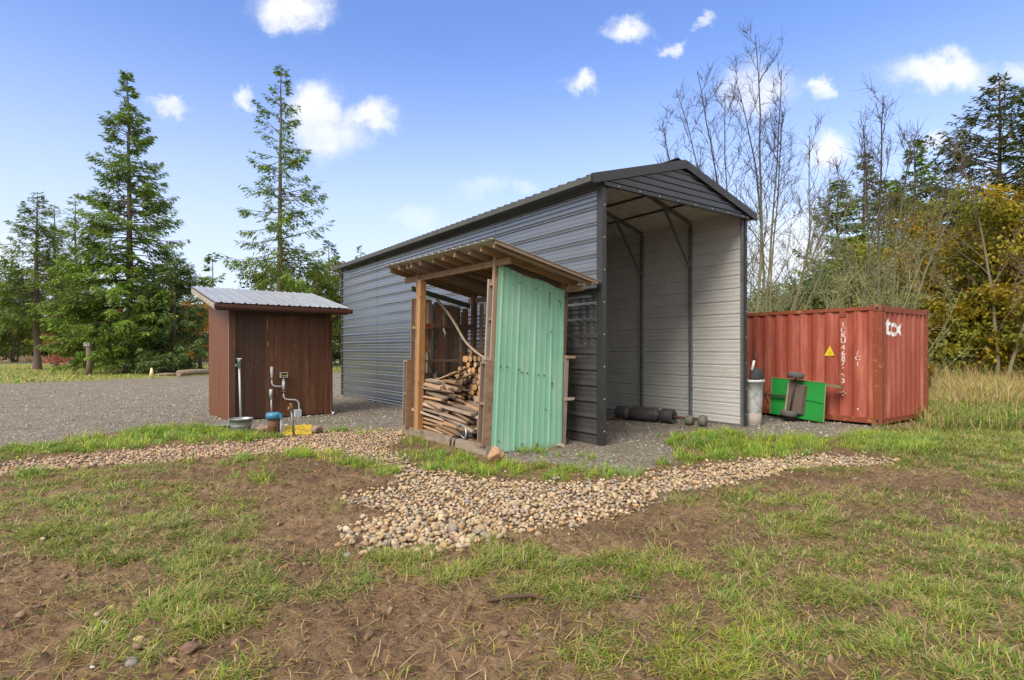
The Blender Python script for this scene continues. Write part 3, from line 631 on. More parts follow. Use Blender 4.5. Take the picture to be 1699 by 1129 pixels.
for y in FR:
    mb = MB()
    for x in (.06, GW-.06): mb.box(x-.03, x+.03, y-.03, y+.03, 0, 4.28)
    if y == .10: mb = MB(); mb.box(GW-.075, GW-.031, .0, .05, 0, 4.28); mb.box(.057, .12, .095, .155, 0, 4.28)
    mb.build('frame_post', STEEL, car)
    mb = MB()
    for sx in (0, 1):
        xa = .06 if sx == 0 else GW-.06
        mb.bar((xa, y, ridge(xa)-.085), (GW/2, y, ridge(GW/2)-.085), .055, .055)
    mb.build('rafter', STEEL, car)
    if y > .2:
        for sx in (0, 1):
            xa, xb = (.09, .95) if sx == 0 else (GW-.09, GW-.95)
            mb = MB(); mb.bar((xa, y, 3.38), (xb, y, ridge(xb)-.11), .045, .045); mb.build('knee_brace', STEEL, car)
for xx in (.75, 1.4, GW-1.4, GW-.75):
    mb = MB(); mb.box(xx-.03, xx+.03, .05, 12.2, ridge(xx)-.062, ridge(xx)-.045); mb.build('purlin', TRIM, car)
for x in (.06, GW-.06):
    mb = MB(); mb.box(x-.035, x+.035, .02, 12.2, -.02, .055); mb.build('base_rail', STEEL, car)

# ------------------------------------------------------------------ pump house
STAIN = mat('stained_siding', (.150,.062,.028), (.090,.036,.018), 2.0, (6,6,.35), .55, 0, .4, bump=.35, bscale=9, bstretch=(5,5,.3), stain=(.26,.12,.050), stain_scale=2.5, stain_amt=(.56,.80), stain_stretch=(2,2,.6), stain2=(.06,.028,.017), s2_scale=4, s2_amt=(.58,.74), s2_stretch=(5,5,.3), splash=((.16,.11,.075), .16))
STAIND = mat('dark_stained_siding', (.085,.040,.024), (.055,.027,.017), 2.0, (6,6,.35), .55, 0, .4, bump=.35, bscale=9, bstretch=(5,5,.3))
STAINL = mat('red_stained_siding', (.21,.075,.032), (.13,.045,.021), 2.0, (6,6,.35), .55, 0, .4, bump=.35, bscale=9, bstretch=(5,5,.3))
PALEW = mat('weathered_board', (.42,.38,.33), (.30,.26,.22), 3, (1,1,6), .8, bump=.3, stain=(.16,.13,.10), stain_scale=5)
SHEDROOF = mat('grey_roof_metal', (.40,.41,.42), (.32,.33,.34), 2, (1,.4,1), .38, .35, .5, stain=(.20,.20,.20), stain_scale=4, stain_amt=(.55,.8), stain_stretch=(4,.6,1))
GUTTER = mat('brown_gutter', (.10,.036,.022), (.07,.028,.018), 4, rough=.35)
PVC = mat('grey_pvc', (.50,.53,.56), (.42,.45,.48), 6, rough=.4, fine=.15)
WHITE = mat('white_plastic', (.78,.78,.76), (.65,.65,.63), 6, rough=.45, fine=.15)
SA = math.atan2(.633, .774); SW, SD = 2.22, 2.0
sh = thing('pump_house', 'small brown wooden pump house with grey metal shed roof', 'shed', (-6.06, 12.14, 0), SA)
EZ = 2.52; slope = .215
def rz(y): return EZ+slope*(y+.40)
# walls
gro = lambda L_: sorted([(0, 0)]+[q for i in range(1, int(L_/.2)+1) if i*.2 < L_-.02 for q in ((i*.2-.006, 0), (i*.2-.004, .009), (i*.2+.004, .009), (i*.2+.006, 0))]+[(L_, 0)])
mb = MB(); mb.sheet(gro(.62), lambda s, d, t: (.12+s, .05+d, t), .03, 2.42); mb.build('front_wall_dark_panel', STAIND, sh)
mb = MB(); mb.sheet(gro(SW-.62-.24), lambda s, d, t: (.74+s, .045+d, t), .03, 2.42); mb.build('front_wall', STAIN, sh)
mb = MB(); mb.sheet(gro(SD-.02), lambda s, d, t: (d, .01+s, (.0 if t == 0 else rz(.01+s)-.09))); mb.sheet(gro(SD), lambda s, d, t: (SW-d, s, (.0 if t == 0 else rz(s)-.09))); mb.build('side_wall', STAINL, sh)
mb = MB(); mb.box(.02, SW-.02, SD-.03, SD, 0, rz(SD)-.09); mb.build('rear_wall', STAIN, sh)
for xa, xb in ((-.012, .12), (SW-.12, SW+.012)): mb = MB(); mb.box(xa, xb, -.015, .06, 0, 2.46); mb.build('corner_board', STAIN, sh, bevel=.004)
mb = MB(); mb.box(.122, SW-.122, -.008, .05, 2.30, 2.46); mb.build('header_board', STAIND, sh, bevel=.004)
mb = MB(); mb.box(-.016, -.004, -.005, .015, 0, 2.46); mb.build('edge_strip', PALEW, sh)
# roof
rx0, rx1, ry0, ry1 = -.36, 2.50, -.40, 2.08
mb = MB(); mb.sheet(ribs(rx1-rx0, .228, .02, .06, .022, 1, .04, .007), lambda s, d, t: (rx0+s, t, rz(t)+d), ry0-.03, ry1, 4); mb.build('roof', SHEDROOF, sh, solid=.004)
mb = MB(); mb.sheet([(0,0),(rx1-rx0,0)], lambda s, d, t: (rx0+s, t, rz(t)-.025), ry0+.03, ry1); mb.build('roof_deck', STAIND, sh, solid=.02)
mb = MB()
for x in (rx0+.015, rx1-.015): mb.bar((x, ry0, rz(ry0)-.085), (x, ry1, rz(ry1)-.085), .03, .13)
mb.build('barge_boards', PALEW, sh, bevel=.004)
mb = MB(); mb.box(rx0+.03, rx1-.03, ry0+.0, ry0+.03, rz(ry0)-.16, rz(ry0)-.03); mb.build('fascia', STAIND, sh)
gpz = rz(ry0)-.035
mb = MB(); pf = [(0,0),(-.0,-.075),(-.03,-.10),(-.085,-.10),(-.11,-.06),(-.115,0),(-.105,0),(-.10,-.055),(-.08,-.088),(-.035,-.088),(-.012,-.07),(-.012,0)]
mb.sheet([(p[0], p[1]) for p in pf], lambda a, d, t: (t, ry0+a-.002, gpz+d), rx0-.02, rx1+.06)
for x in (rx0-.02, rx1+.06): mb.add([(x, ry0-.002, gpz), (x, ry0-.09, gpz-.095), (x, ry0-.117, gpz)], [(0,1,2)])
mb.build('gutter', GUTTER, sh, solid=.004)
mb = MB(); mb.tube([(SW+.03, ry0-.05, gpz-.10), (SW+.03, ry0+.02, gpz-.16), (SW+.0, -.045, gpz-.30), (SW-.0, -.05, .12), (SW, -.07, .06), (SW+.02, -.16, .03)], .032, 10); mb.build('downspout', GUTTER, sh)
mb = MB(); mb.lathe([(.036, 0), (.036, .05)], (SW+.015, -.135, .035), (.1,-.9,-.3), 10); mb.build('downspout_outlet', WHITE, sh)
mb = MB()
for (x, z, w_, h_) in ((.79, 2.0, .012, .20), (.80, 1.62, .014, .10)): mb.box(x, x+w_, .038, .0445, z, z+h_)
for i in range(16): x = 1.32+.13*rnd.random(); z = 1.16+.20*rnd.random()-.9*(x-1.36); s = .004+.007*rnd.random(); mb.box(x, x+s, .038, .0445, z, z+s*1.3)
for i in range(7): x = .42+.18*rnd.random(); z = 1.0+.3*rnd.random(); s = .004+.006*rnd.random(); mb.box(x, x+s*2, .043, .0495, z, z+s)
mb.build('paint_scrapes', mat('scraped_wood', (.45,.34,.25), (.36,.26,.18), 8), sh)
def on_front(px, py, off=0.0):
    """local x,z on the pump-house front where the photo shows a spot"""
    o = Vector((-6.06, 12.14)); u_ = Vector((.774,.633)); v_ = Vector((-.633,.774)); o = o+v_*off; k = (px-CX)/FOC
    t = (k*o.y-o.x)/(u_.x-k*u_.y); P = o+u_*t; return t, ZZ(py, P.y), P
# conduit screwed to the wall
cdt = thing('conduit_run', 'grey plastic conduit bending down the brown wall from meter box', 'conduit', sh.location, SA)
def W(px, py, off=-.03): t, z, _ = on_front(px, py, off); return (t, off, z)
def arc(pts, rad, n=6):
    """round the corners of a polyline"""
    out = [Vector(pts[0])]
    for i in range(1, len(pts)-1):
        a, b, c = Vector(pts[i-1]), Vector(pts[i]), Vector(pts[i+1]); r1 = min(rad, (b-a).length*.5, (c-b).length*.5); p = b+(a-b).normalized()*r1; q = b+(c-b).normalized()*r1
        for k in range(n+1): t = k/n; out.append((1-t)**2*p+2*t*(1-t)*b+t*t*q)
    return out+[Vector(pts[-1])]
mb = MB(); mb.tube(arc([W(451,626), W(451,641), W(470,642)], .12), .017, 10); mb.build('upper_bend', PVC, cdt)
mb = MB(); mb.tube(arc([W(470.5,648), W(470.5,663), W(496,664), W(496.5,690)], .12), .017, 10); mb.build('lower_bend', PVC, cdt)
mb = MB()
a = W(451,609); b = W(451,621); mb.tube([a, b], .034, 12); mb.tube([b, W(451,627)], .022, 10); mb.build('coupling', PVC, cdt, bevel=.003)
mb = MB(); a = W(470.5,632); b = W(470.5,647); mb.tube([a, b], .032, 12); mb.tube([W(470.5,629), a], .022, 10); mb.build('coupling', PVC, cdt)
t, z, _ = on_front(494, 686, -.06)
mb = MB(); mb.box(t-.075, t+.075, -.10, -.0, z-.085, z+.085); mb.build('junction_box', PVC, cdt, bevel=.008)
mb = MB(); mb.tube([W(494.5,690,-.06), W(494.5,697,-.06)], .034, 10); mb.tube([W(494.5,695,-.06), W(492,712,-.3), W(491.5,722,-.5)], .021, 8); mb.build('down_pipe', PVC, cdt)
mb = MB(); mb.box(*[W(467,650)[0], W(474.5,650)[0]], -.05, .04, W(470,650)[2]-.008, W(470,650)[2]+.006); mb.build('pipe_strap', STEEL, cdt)
t0_, z0_, _ = on_front(464.5, 627); t1_, z1_, _ = on_front(476.5, 618)
mbx = thing('meter_box', 'small open metal outlet box on the brown wall', 'outlet box', sh.location, SA)
mb = MB(); mb.box(t0_, t1_, -.012, .04, z0_, z1_)
for (a, b, c_, d_) in ((t0_, t1_, z0_, z0_+.016), (t0_, t1_, z1_-.016, z1_), (t0_, t0_+.014, z0_+.016, z1_-.016), (t1_-.014, t1_, z0_+.016, z1_-.016)): mb.box(a, b, -.055, -.012, c_, d_)
mb.build('box_shell', mat('dull_cream_metal', (.55,.52,.42), (.35,.32,.25), 8, rough=.5), mbx)
mb = MB(); zm = (z0_+z1_)/2; mb.box(t0_+.016, t1_-.016, -.026, -.0125, z0_+.02, z1_-.02); mb.build('dark_recess', mat('dark_plastic', (.03,.03,.03)), mbx)
mb = MB(); mb.box(t0_+.025, t1_-.022, -.040, -.0265, zm-.022, zm-.002); mb.build('yellow_strip', mat('yellow_paint', (.60,.45,.03), (.5,.36,.03), 8), mbx)
stb = thing('conduit_stub', 'short grey conduit with coupling rising from the blue well cap', 'conduit', sh.location, SA)
mb = MB(); mb.tube([W(450,660), W(450.5,684)], .018, 10); mb.tube([W(449.5,646), W(449.5,659)], .035, 12); mb.build('pipe', PVC, stb)
mb = MB(); q = W(450,662); mb.box(q[0]-.05, q[0]+.05, -.05, .04, q[2]-.008, q[2]+.008); mb.build('pipe_strap', STEEL, stb)
# standpipe
t, z, P = on_front(397, 690, -.12)
hyd = thing('water_standpipe', 'tall grey standpipe tap with green head in front of the shed', 'standpipe', (P.x, P.y, 0))
zt = ZZ(609, P.y); mb = MB(); mb.tube([(.035, 0, 0), (0, 0, zt)], .021, 12); mb.build('riser_pipe', PVC, hyd)
mb = MB(); mb.lathe([(.0,-.03),(.03,-.03),(.033,.04),(.028,.10),(.034,.105),(.034,.16),(.0,.165)], (0,0,zt), (0,0,1), 14); mb.build('tap_head', mat('green_cast_iron', (.13,.24,.18), (.2,.25,.22), 8, rough=.5), hyd)
mb = MB(); mb.box(-.05, .055, -.015, .015, zt+.165, zt+.185); mb.build('lever', PVC, hyd, bevel=.003)
mb = MB(); mb.tube([(0,-.02,zt+.06), (-.02,-.09,zt+.05), (-.03,-.11,zt-.0)], .016, 8); mb.build('spout', STEEL, hyd)
# galvanised tub and pan
GALV = mat('galvanised_sheet', (.36,.37,.37), (.27,.28,.28), 5, (1,1,3), .42, .55, .5, stain=(.20,.19,.18), stain_scale=7, rvar=.1)
def on_ground(px, py): x, y = G(px, py); return x, y, float(gh(x, y))
x, y, z = on_ground(400, 717)
tub = thing('galvanised_tub', 'dull galvanised wash tub on the grass beside the shed', 'tub', (x, y, z-.02))
rt = 17.5/FOC*y*1.03; ht = .27
mb = MB(); mb.lathe([(0,.0),(rt*.80,.0),(rt*.82,.012),(rt*.90,ht*.5),(rt*.915,ht*.52),(rt*.90,ht*.54),(rt*.985,ht-.012),(rt*1.03,ht-.012),(rt*1.04,ht),(rt*1.03,ht+.01),(rt*.975,ht),(rt*.80,.03),(0,.03)], n=32); mb.build('tub_shell', GALV, tub)
for s_ in (-1, 1):
    mb = MB(); mb.tube([(s_*rt*.97, -.05, ht*.72), (s_*rt*1.09, -.05, ht*.70), (s_*rt*1.09, .05, ht*.70), (s_*rt*.97, .05, ht*.72)], .007, 6); mb.build('handle', GALV, tub)
mb = MB(); mb.lathe([(0, ht*.62), (rt*.92, ht*.62)], n=28); mb.build('water', mat('still_water', (.05,.055,.05), None, 4, rough=.05), tub)
x, y, z = on_ground(378, 711)
o = MB().lathe([(0,0),(.16,0),(.235,.08),(.25,.085),(.235,.095),(.155,.02),(0,.02)], n=28).build('shallow_pan', GALV); o.location = (x, y+.12, z+.015); o.rotation_euler = (R(7), R(-5), 0); tag(o, 'shallow grey metal pan tilted behind the wash tub', 'pan')
# well casing
x, y, z = on_ground(454, 722)
well = thing('well_head', 'rusty well casing with blue plastic cap before the shed', 'well', (x, y, z-.03))
hh = ZZ(691, y)-z; rw = 9.5/FOC*y
RUST = mat('rusty_pipe', (.17,.085,.045), (.11,.055,.032), 6, (1,1,2), .85, 0, .3, bump=.4, stain=(.28,.17,.09), stain_scale=9)
mb = MB(); mb.lathe([(0,0),(rw,0),(rw,hh+.03),(0,hh+.03)], n=24); mb.build('casing', RUST, well)
BLUE = mat('blue_cap_paint', (.035,.17,.32), (.05,.22,.36), 5, rough=.4)
mb = MB(); mb.lathe([(rw*1.02,hh-.015),(rw*1.28,hh-.01),(rw*1.3,hh+.055),(rw*1.2,hh+.085),(rw*.9,hh+.10),(0,hh+.105)], n=24); mb.box(rw*.9, rw*1.55, -.05, .05, hh+.0, hh+.07); mb.build('cap', BLUE, well)
mb = MB(); mb.tube([(rw*1.32, 0, -.02), (rw*1.30, 0, hh+.02)], .022, 8); mb.build('side_conduit', PVC, well)
mb = MB(); pts = [(rw*1.03*math.cos(t), rw*1.03*math.sin(t), hh*.58+.01*math.sin(2*t)) for t in np.linspace(0, 2*math.pi, 25)]; mb.tube(pts, .006, 5, cap=False); mb.tube([(rw*.9, -rw*.5, hh*.58), (rw*1.1, -rw*.8, hh*.25), (rw*1.05, -rw*.6, -.02)], .006, 5); mb.build('wire', RUST, well)
# spigot
x, y, z = on_ground(488, 724)
spg = thing('garden_spigot', 'brass hose spigot on a leaning steel pipe near the well', 'spigot', (x, y, z-.03))
zt = ZZ(676, y)-z; lx = -4.5/FOC*y
mb = MB(); mb.tube([(0,0,0),(lx,0,zt)], .02, 10); mb.build('pipe', STEEL, spg)
BRASS = mat('old_brass', (.42,.27,.12), (.28,.18,.09), 8, rough=.4, metal=.6)
mb = MB(); mb.lathe([(0,-.02),(.028,-.02),(.03,.02),(.02,.05),(.02,.07),(0,.07)], (lx,0,zt), n=12); mb.tube([(lx,0,zt+.03),(lx-.02,-.07,zt+.03),(lx-.02,-.09,zt-.01)], .017, 8); mb.lathe([(0,.0),(.04,.0),(.042,.012),(0,.014)], (lx,0,zt+.08), n=12); mb.build('tap', BRASS, spg)
# yellow plate leaning over the pit
x0, y0, z0 = on_ground(467, 724); x1, y1, z1 = on_ground(517, 722)
plt = thing('pit_cover', 'yellow painted pit lid with worn black stripes before the shed', 'lid', ((x0+x1)/2, (y0+y1)/2, 0), math.atan2(y1-y0, x1-x0))
wl = math.hypot(x1-x0, y1-y0)/2; hy_ = .46; hz_ = .11
def lidp(a, b, c=0): return (a*wl*(1-.10*b), b*hy_-c*.3, .01+b*hz_+c)
mb = MB(); mb.hexa([lidp(-1,0,-.012), lidp(1,0,-.012), lidp(1,1,-.012), lidp(-1,1,-.012), lidp(-1,0,.012), lidp(1,0,.012), lidp(1,1,.012), lidp(-1,1,.012)]); mb.build('plate', mat('yellow_lid_paint', (.58,.40,.025), (.48,.32,.025), 4, rough=.5, stain=(.30,.19,.05), stain_scale=6, stain_amt=(.6,.75)), plt)
mb = MB()
for k, (a, b) in enumerate([(-.85,.30),(-.62,.33),(-.40,.36),(-.18,.52),(.08,.60),(.25,.42),(.42,.50),(.58,.32),(.74,.28),(.30,.80),(-.4,.72)]):
    mb.hexa([lidp(a-.05,b-.09,.0135), lidp(a-.02,b-.09,.0135), lidp(a+.07,b+.07,.0135), lidp(a+.03,b+.08,.0135), lidp(a-.05,b-.09,.016), lidp(a-.02,b-.09,.016), lidp(a+.07,b+.07,.016), lidp(a+.03,b+.08,.016)])
mb.build('black_marks', mat('black_paint', (.03,.03,.025)), plt)

# ------------------------------------------------------------------ rocks
def rock_shape(seed):
    r = np.random.default_rng(seed); v, f = stone_shape(seed, 3)
    for _ in range(9):
        dr = r.normal(size=3); dr /= np.linalg.norm(dr); s = v@dr; m = s.max()*(.62+.2*r.random()); v = v-np.outer(np.maximum(0, s-m), dr)
    return v, f
def rock(px, py, w_px, label, c, seed, flat=1.0, sink=.25, sub=3, rough=True, wide=1.0):
    x, y = G(px, py); s = w_px/2/FOC*y; v, f = rock_shape(seed) if rough else stone_shape(seed, sub); v = v*np.array([1, 1*wide, flat])
    if rough: v = v*(1+.10*perlin(v[:,0]*2.3+v[:,2], v[:,1]*2.3+seed, 9)+.05*perlin(v[:,0]*6, v[:,1]*6+v[:,2]*6, 10))[:, None]
    a = rnd.random()*.8-.4; v = v@np.array([[math.cos(a),-math.sin(a),0],[math.sin(a),math.cos(a),0],[0,0,1]]); v = v*s
    col = np.tile(c, (len(v), 1))*(1+.25*perlin(v[:,0]*5/s*.3, v[:,1]*5/s*.3, 12))[:, None]
    o = mesh_arrays('rock', v, [f], STONE, col=col, smooth=not rough); o.location = (x, y, float(gh(x, y))+s*.45*flat*(1-sink)); return tag(o, label, 'rock')
rock(823, 768, 36, 'orange-brown rock against the foot of the green panel', (.40,.225,.135), 21, 1.5, -.1)
rock(664, 722, 15, 'tan block of stone behind the left corner of the woodshed', (.36,.25,.15), 22, 1.6, .1)
rock(930, 742, 18, 'flat tan rock under the right foot of the woodshed', (.33,.28,.21), 23, .8, .2)
rock(434, 717, 25, 'brown rock between the wash tub and the well', (.30,.21,.15), 24, 1.3, .2)
rock(527, 719, 28, 'broad brown rock right of the yellow lid', (.27,.19,.13), 25, 1.2, .2)
rock(476, 708, 8, 'small white stone behind the yellow lid', (.55,.52,.48), 26, 1.2, .1)
rock(505, 711, 20, 'dull brown rock behind the yellow lid', (.25,.18,.12), 27, 1, .2)
rock(577, 926, 15, 'grey cobble lying just off the end of the stone bed', (.30,.29,.28), 31, 1.2, .15, 2, False)
rock(219, 1104, 30, 'largest grey oval stone in the muddy foreground', (.23,.21,.19), 32, 1.0, .1, 3, False)
rock(228, 1082, 19, 'dark brown stone in the foreground turf', (.19,.12,.085), 33, 1.2, .2, 2, False)
rock(231, 1062, 18, 'yellow-tan stone in the foreground turf above the dark brown one', (.47,.35,.18), 34, 1.1, .15, 2, False)
rock(284, 1098, 20, 'pinkish tan stone right of the largest grey oval stone', (.38,.25,.17), 35, 1.2, .3, 2, False)
rock(185, 1011, 12, 'orange pebble in the foreground turf', (.50,.30,.13), 36, 1, .1, 2, False)
rock(212, 1017, 12, 'cream pebble in the foreground turf', (.50,.40,.28), 37, 1.2, .15, 2, False)
rock(162, 1026, 13, 'pale pink pebble on the mud edge', (.40,.29,.24), 38, 1, .2, 2, False)
rock(173, 1035, 14, 'whitish flat pebble in the foreground turf', (.52,.47,.42), 39, .8, .2, 2, False)
rock(153, 1110, 10, 'small white pebble beside the foreground mud', (.58,.54,.50), 40, 1, .1, 2, False)
rock(70, 897, 10, 'white pebble on the mud among left turf', (.55,.49,.43), 41, 1.2, .1, 2, False)
rock(82, 913, 11, 'pale flat pebble below the white one at left', (.48,.40,.33), 42, .8, .1, 2, False)
rock(315, 1085, 34, 'clod of reddish brown earth at the turf edge', (.16,.085,.062), 43, .9, .35, 3, True)
rock(1130, 1118, 17, 'pale broken stone lying in the front turf', (.50,.38,.27), 44, .7, .2, 3, True)
def twig(pts, rads, label, c, name='stick', bits=()):
    P = [(x, y, float(gh(x, y))+h) for (px, py, h) in pts for (x, y) in [G(px, py)]]; mb = MB(); mb.tube(P, rads, 7)
    me = mb; o = mesh_arrays(name, np.array(me.v), [np.array([f for f in me.f if len(f) == 4])], BARK, col=np.tile(c, (len(me.v), 1)), smooth=True); return tag(o, label, 'stick')
twig([(808,1004,.02),(840,1003,.025),(880,1000,.02),(906,1000,.025)], [.010,.014,.013,.009], 'dark brown stick lying on the mud in the middle foreground', (.09,.05,.035))
twig([(960,966,.03),(978,969,.03),(996,968,.02)], [.016,.02,.012], 'short reddish stick lying in the turf', (.17,.085,.055))
twig([(1038,995,.02),(1062,998,.02),(1085,997,.02)], [.005,.006,.004], 'thin grey twig right of the dark stick', (.13,.095,.075))
twig([(1050,1104,.02),(1070,1101,.02),(1085,1098,.02)], [.007,.009,.005], 'short dark twig beside the pale broken stone', (.06,.04,.03))
twig([(620,1118,.02),(629,1090,.02),(632,1078,.03)], [.003,.004,.003], 'thin straw-coloured stalk upright in the picture on bare mud', (.36,.27,.16))
twig([(1020,1120,.02),(1045,1085,.02),(1056,1060,.03)], [.003,.004,.003], 'thin tan stalk lying right of the bare mud', (.30,.21,.13))

# ------------------------------------------------------------------ woodshed
WA = math.atan2(.6, .8); C0 = (-.355, 8.33)
def lean(x, y, z): return (x+max(z, 0)*(.052-.0125*max(0, min(y, 2.8))), y, z)
WOOD = mat('weathered_wood', (.29,.185,.12), (.195,.12,.078), 3, (1.2,1.2,7), .8, 0, .3, rand=.28, bump=.5, bscale=12, bstretch=(1.5,1.5,.5), stain=(.085,.055,.04), stain_scale=4)
WOODY = mat('weathered_wood_lengthwise', (.22,.14,.09), (.15,.092,.06), 3, (2.5,.35,2.5), .8, 0, .3, rand=.25, bump=.5, bscale=12, bstretch=(3,.4,3), stain=(.10,.07,.05), stain_scale=4)
RAFT = mat('rafter_wood', (.34,.22,.13), (.245,.15,.085), 3, (.35,3,3), .7, 0, .3, rand=.25, bump=.3, bscale=10, bstretch=(.4,3,3))
NEWWOOD = mat('new_timber', (.43,.235,.10), (.34,.175,.07), 3, (3,3,.35), .6, 0, .35, rand=0, bump=.25, bscale=9, bstretch=(4,4,.4), stain=(.24,.10,.035), stain_scale=3, stain_amt=(.6,.72))
PALEEDGE = mat('pale_lumber', (.40,.30,.22), (.29,.205,.145), 3, (3,3,.35), .75, 0, .3, rand=.12, bump=.3)
GREEN = mat('green_panel_paint', (.22,.46,.315), (.195,.415,.285), 2.2, (3,3,.3), .5, 0, .35, bump=.03, stain=(.29,.47,.36), stain_scale=2.5, stain_amt=(.45,.75), stain_stretch=(2,2,.5), fine=.15, stain2=(.16,.27,.19), s2_scale=7, s2_amt=(.60,.72), s2_stretch=(3,3,.35), splash=((.24,.22,.14), .22))
PALEROOF = mat('pale_roof_sheet', (.52,.54,.46), (.42,.43,.36), 3, None, .45, .1, .5, stain=(.30,.28,.20), stain_scale=4)
GREYSILL = mat('grey_sill_wood', (.33,.265,.205), (.24,.185,.14), 3, (3,.35,3), .85, 0, .3, bump=.5, bscale=12, bstretch=(3,.4,3), stain=(.15,.11,.08), stain_scale=5)
ws = thing('woodshed', 'leaning open woodshed of old pallets with a green metal side', 'woodshed', (C0[0], C0[1], 0), WA)
def wpart(name, m, fn, bevel=.004, lw=True, solid=0):
    mb = MB(); fn(mb)
    if lw: mb.warp(lean)
    return mb.build(name, m, ws, bevel=bevel, solid=solid)
D_, L_ = 1.5, 2.75
wpart('front_sill', GREYSILL, lambda b: b.box(-.05, .05, -.02, L_+.03, -.02, .13))
wpart('rear_sill', WOODY, lambda b: b.box(D_-.08, D_, 0, L_, -.02, .13))
def fl(b):
    for i in range(11): b.box(.052+i*.132, .052+i*.132+.122, .0, L_, .10, .128+.004*(i % 2))
wpart('floor_boards', WOODY, fl)
# pallets: (plane, lower or upper)
def pallet_side(y0, zlo, zhi, tag_='side_pallet'):
    """pallet standing in the end wall: outer boards, inner boards and blocks"""
    wpart('pallet_end_board', WOOD, lambda b: b.box(-.12, .07, y0-.016, y0, zlo, zhi))
    wpart('pallet_end_board', PALEEDGE, lambda b: b.box(-.115, .06, y0+.115, y0+.131, zlo, zhi-.01))
    for z in (zlo+.0, (zlo+zhi)/2-.03, zhi-.05):
        wpart('pallet_block', WOOD, lambda b, z=z: b.box(-.105, D_*.9, y0+.001, y0+.114, z+.004, z+.046))
pallet_side(.0, .13, 1.38); pallet_side(2.47, .13, 1.36)
def tall(y0):
    wpart('corner_stud', PALEEDGE, lambda b: b.box(-.03, .095, y0-.01, y0+.02, 1.385, 2.62))
    wpart('corner_stud', PALEEDGE, lambda b: b.box(-.045, .085, y0+.105, y0+.135, 1.385, 2.60))
    for z in (1.39, 1.98, 2.5): wpart('stud_block', WOOD, lambda b, z=z: b.box(-.03, .08, y0+.021, y0+.104, z, z+.045))
tall(.0)
wpart('corner_post', PALEEDGE, lambda b: b.box(.01, .10, .036, .098, 2.50, 2.95))
wpart('corner_post', NEWWOOD, lambda b: b.box(-.03, .085, 2.17, 2.28, .13, 2.80))
wpart('corner_post', WOOD, lambda b: b.box(.0, .09, 2.30, 2.39, .13, 2.96))
wpart('corner_post', WOOD, lambda b: b.box(D_-.09, D_-.0, L_-.12, L_-.03, .13, 2.68))
wpart('corner_post', WOOD, lambda b: b.box(D_-.09, D_-.0, .03, .12, .13, 2.66))
# roof
def wr(x): return 3.10-.21*(x+.38)
wpart('beam', RAFT, lambda b: b.box(.02, .06, -.30, L_+.12, wr(.04)-.225, wr(.04)-.125))
wpart('beam', RAFT, lambda b: b.box(D_-.06, D_-.02, -.34, L_+.12, wr(D_)-.225, wr(D_)-.125))
for i, y in enumerate([-.40, -.05, .28, .62, .98, 1.32, 1.68, 2.02, 2.20, 2.42, 2.80]):
    w_ = .038; wpart('rafter', RAFT, lambda b, y=y, i=i: b.bar((-.33+.02*(i % 3), y, wr(-.33)-.082), (1.58+.02*(i % 2), y, wr(1.58)-.082), w_, .085))
rprof = ribs(3.36, .20, .02, .055, .020, 0)
wpart('roof', PALEROOF, lambda b: b.sheet([(s-.50, d) for s, d in rprof], lambda s, d, t: (t, s, wr(t)-.028+d), -.40, 1.70, 3), 0, True, .004)
wpart('purlin', RAFT, lambda b: (b.box(.55, .64, -.44, 2.86, wr(.6)-.036, wr(.6)-.03)))
wpart('barge_board', RAFT, lambda b: b.bar((-.36, -.475, wr(-.36)-.055), (1.66, -.475, wr(1.66)-.055), .022, .06))
# the green side
gpr = ribs(1.33, .33, .02, .055, .009, 2, .05, .003, start=.25)
def gfun(s, d, t):
    x = .035+s; base = .03-.05*s; top = 2.80-.215*s+.012*math.sin(s*9)
    return (x, -.024-d-.05*s*(1-t), base+(top-base)*t)
wpart('green_panel', GREEN, lambda b: b.sheet(gpr, gfun, 0, 1, 6), 0, True, .003)
def scr(b):
    for (s, t) in [(.09,.955),(.72,.94),(.1,.46),(.22,.462),(.5,.445),(.60,.445),(.82,.44),(.93,.44),(.12,.06),(.55,.04),(1.2,.92),(1.0,.945),(1.1,.40),(.98,.24),(1.05,.715),(.4,.945),(.45,.46)]:
        p = Vector(gfun(s, .02, t)); b.lathe([(0,.004),(.010,.003),(.011,-.008)], p, (0,-1,0), 7)
wpart('nail_holes', mat('nail_heads', (.035,.03,.025)), scr, 0)
wpart('rust_streaks', mat('rust_streak', (.12,.06,.03), (.2,.11,.06), 9), lambda b: [b.sheet([(s, .0), (s+w_, .0)], lambda a, d, t: tuple(Vector(gfun(a, .0185 if False else .0065, t))+Vector((0,-.0005,0))), t0, t1, 2) for (s, w_, t0, t1) in [(1.005,.012,.86,.945),(1.245,.008,.88,.925),(.975,.006,.66,.70),(1.105,.007,.37,.41)]], 0, True, .001)
# side cleats at the back corner
wpart('back_corner_board', PALEEDGE, lambda b: b.box(1.40, 1.49, -.055, .0, .02, 1.45))
for z in (.72, 1.40): wpart('cleat', PALEEDGE, lambda b, z=z: b.box(1.41, 1.62, -.085, -.056, z, z+.045))
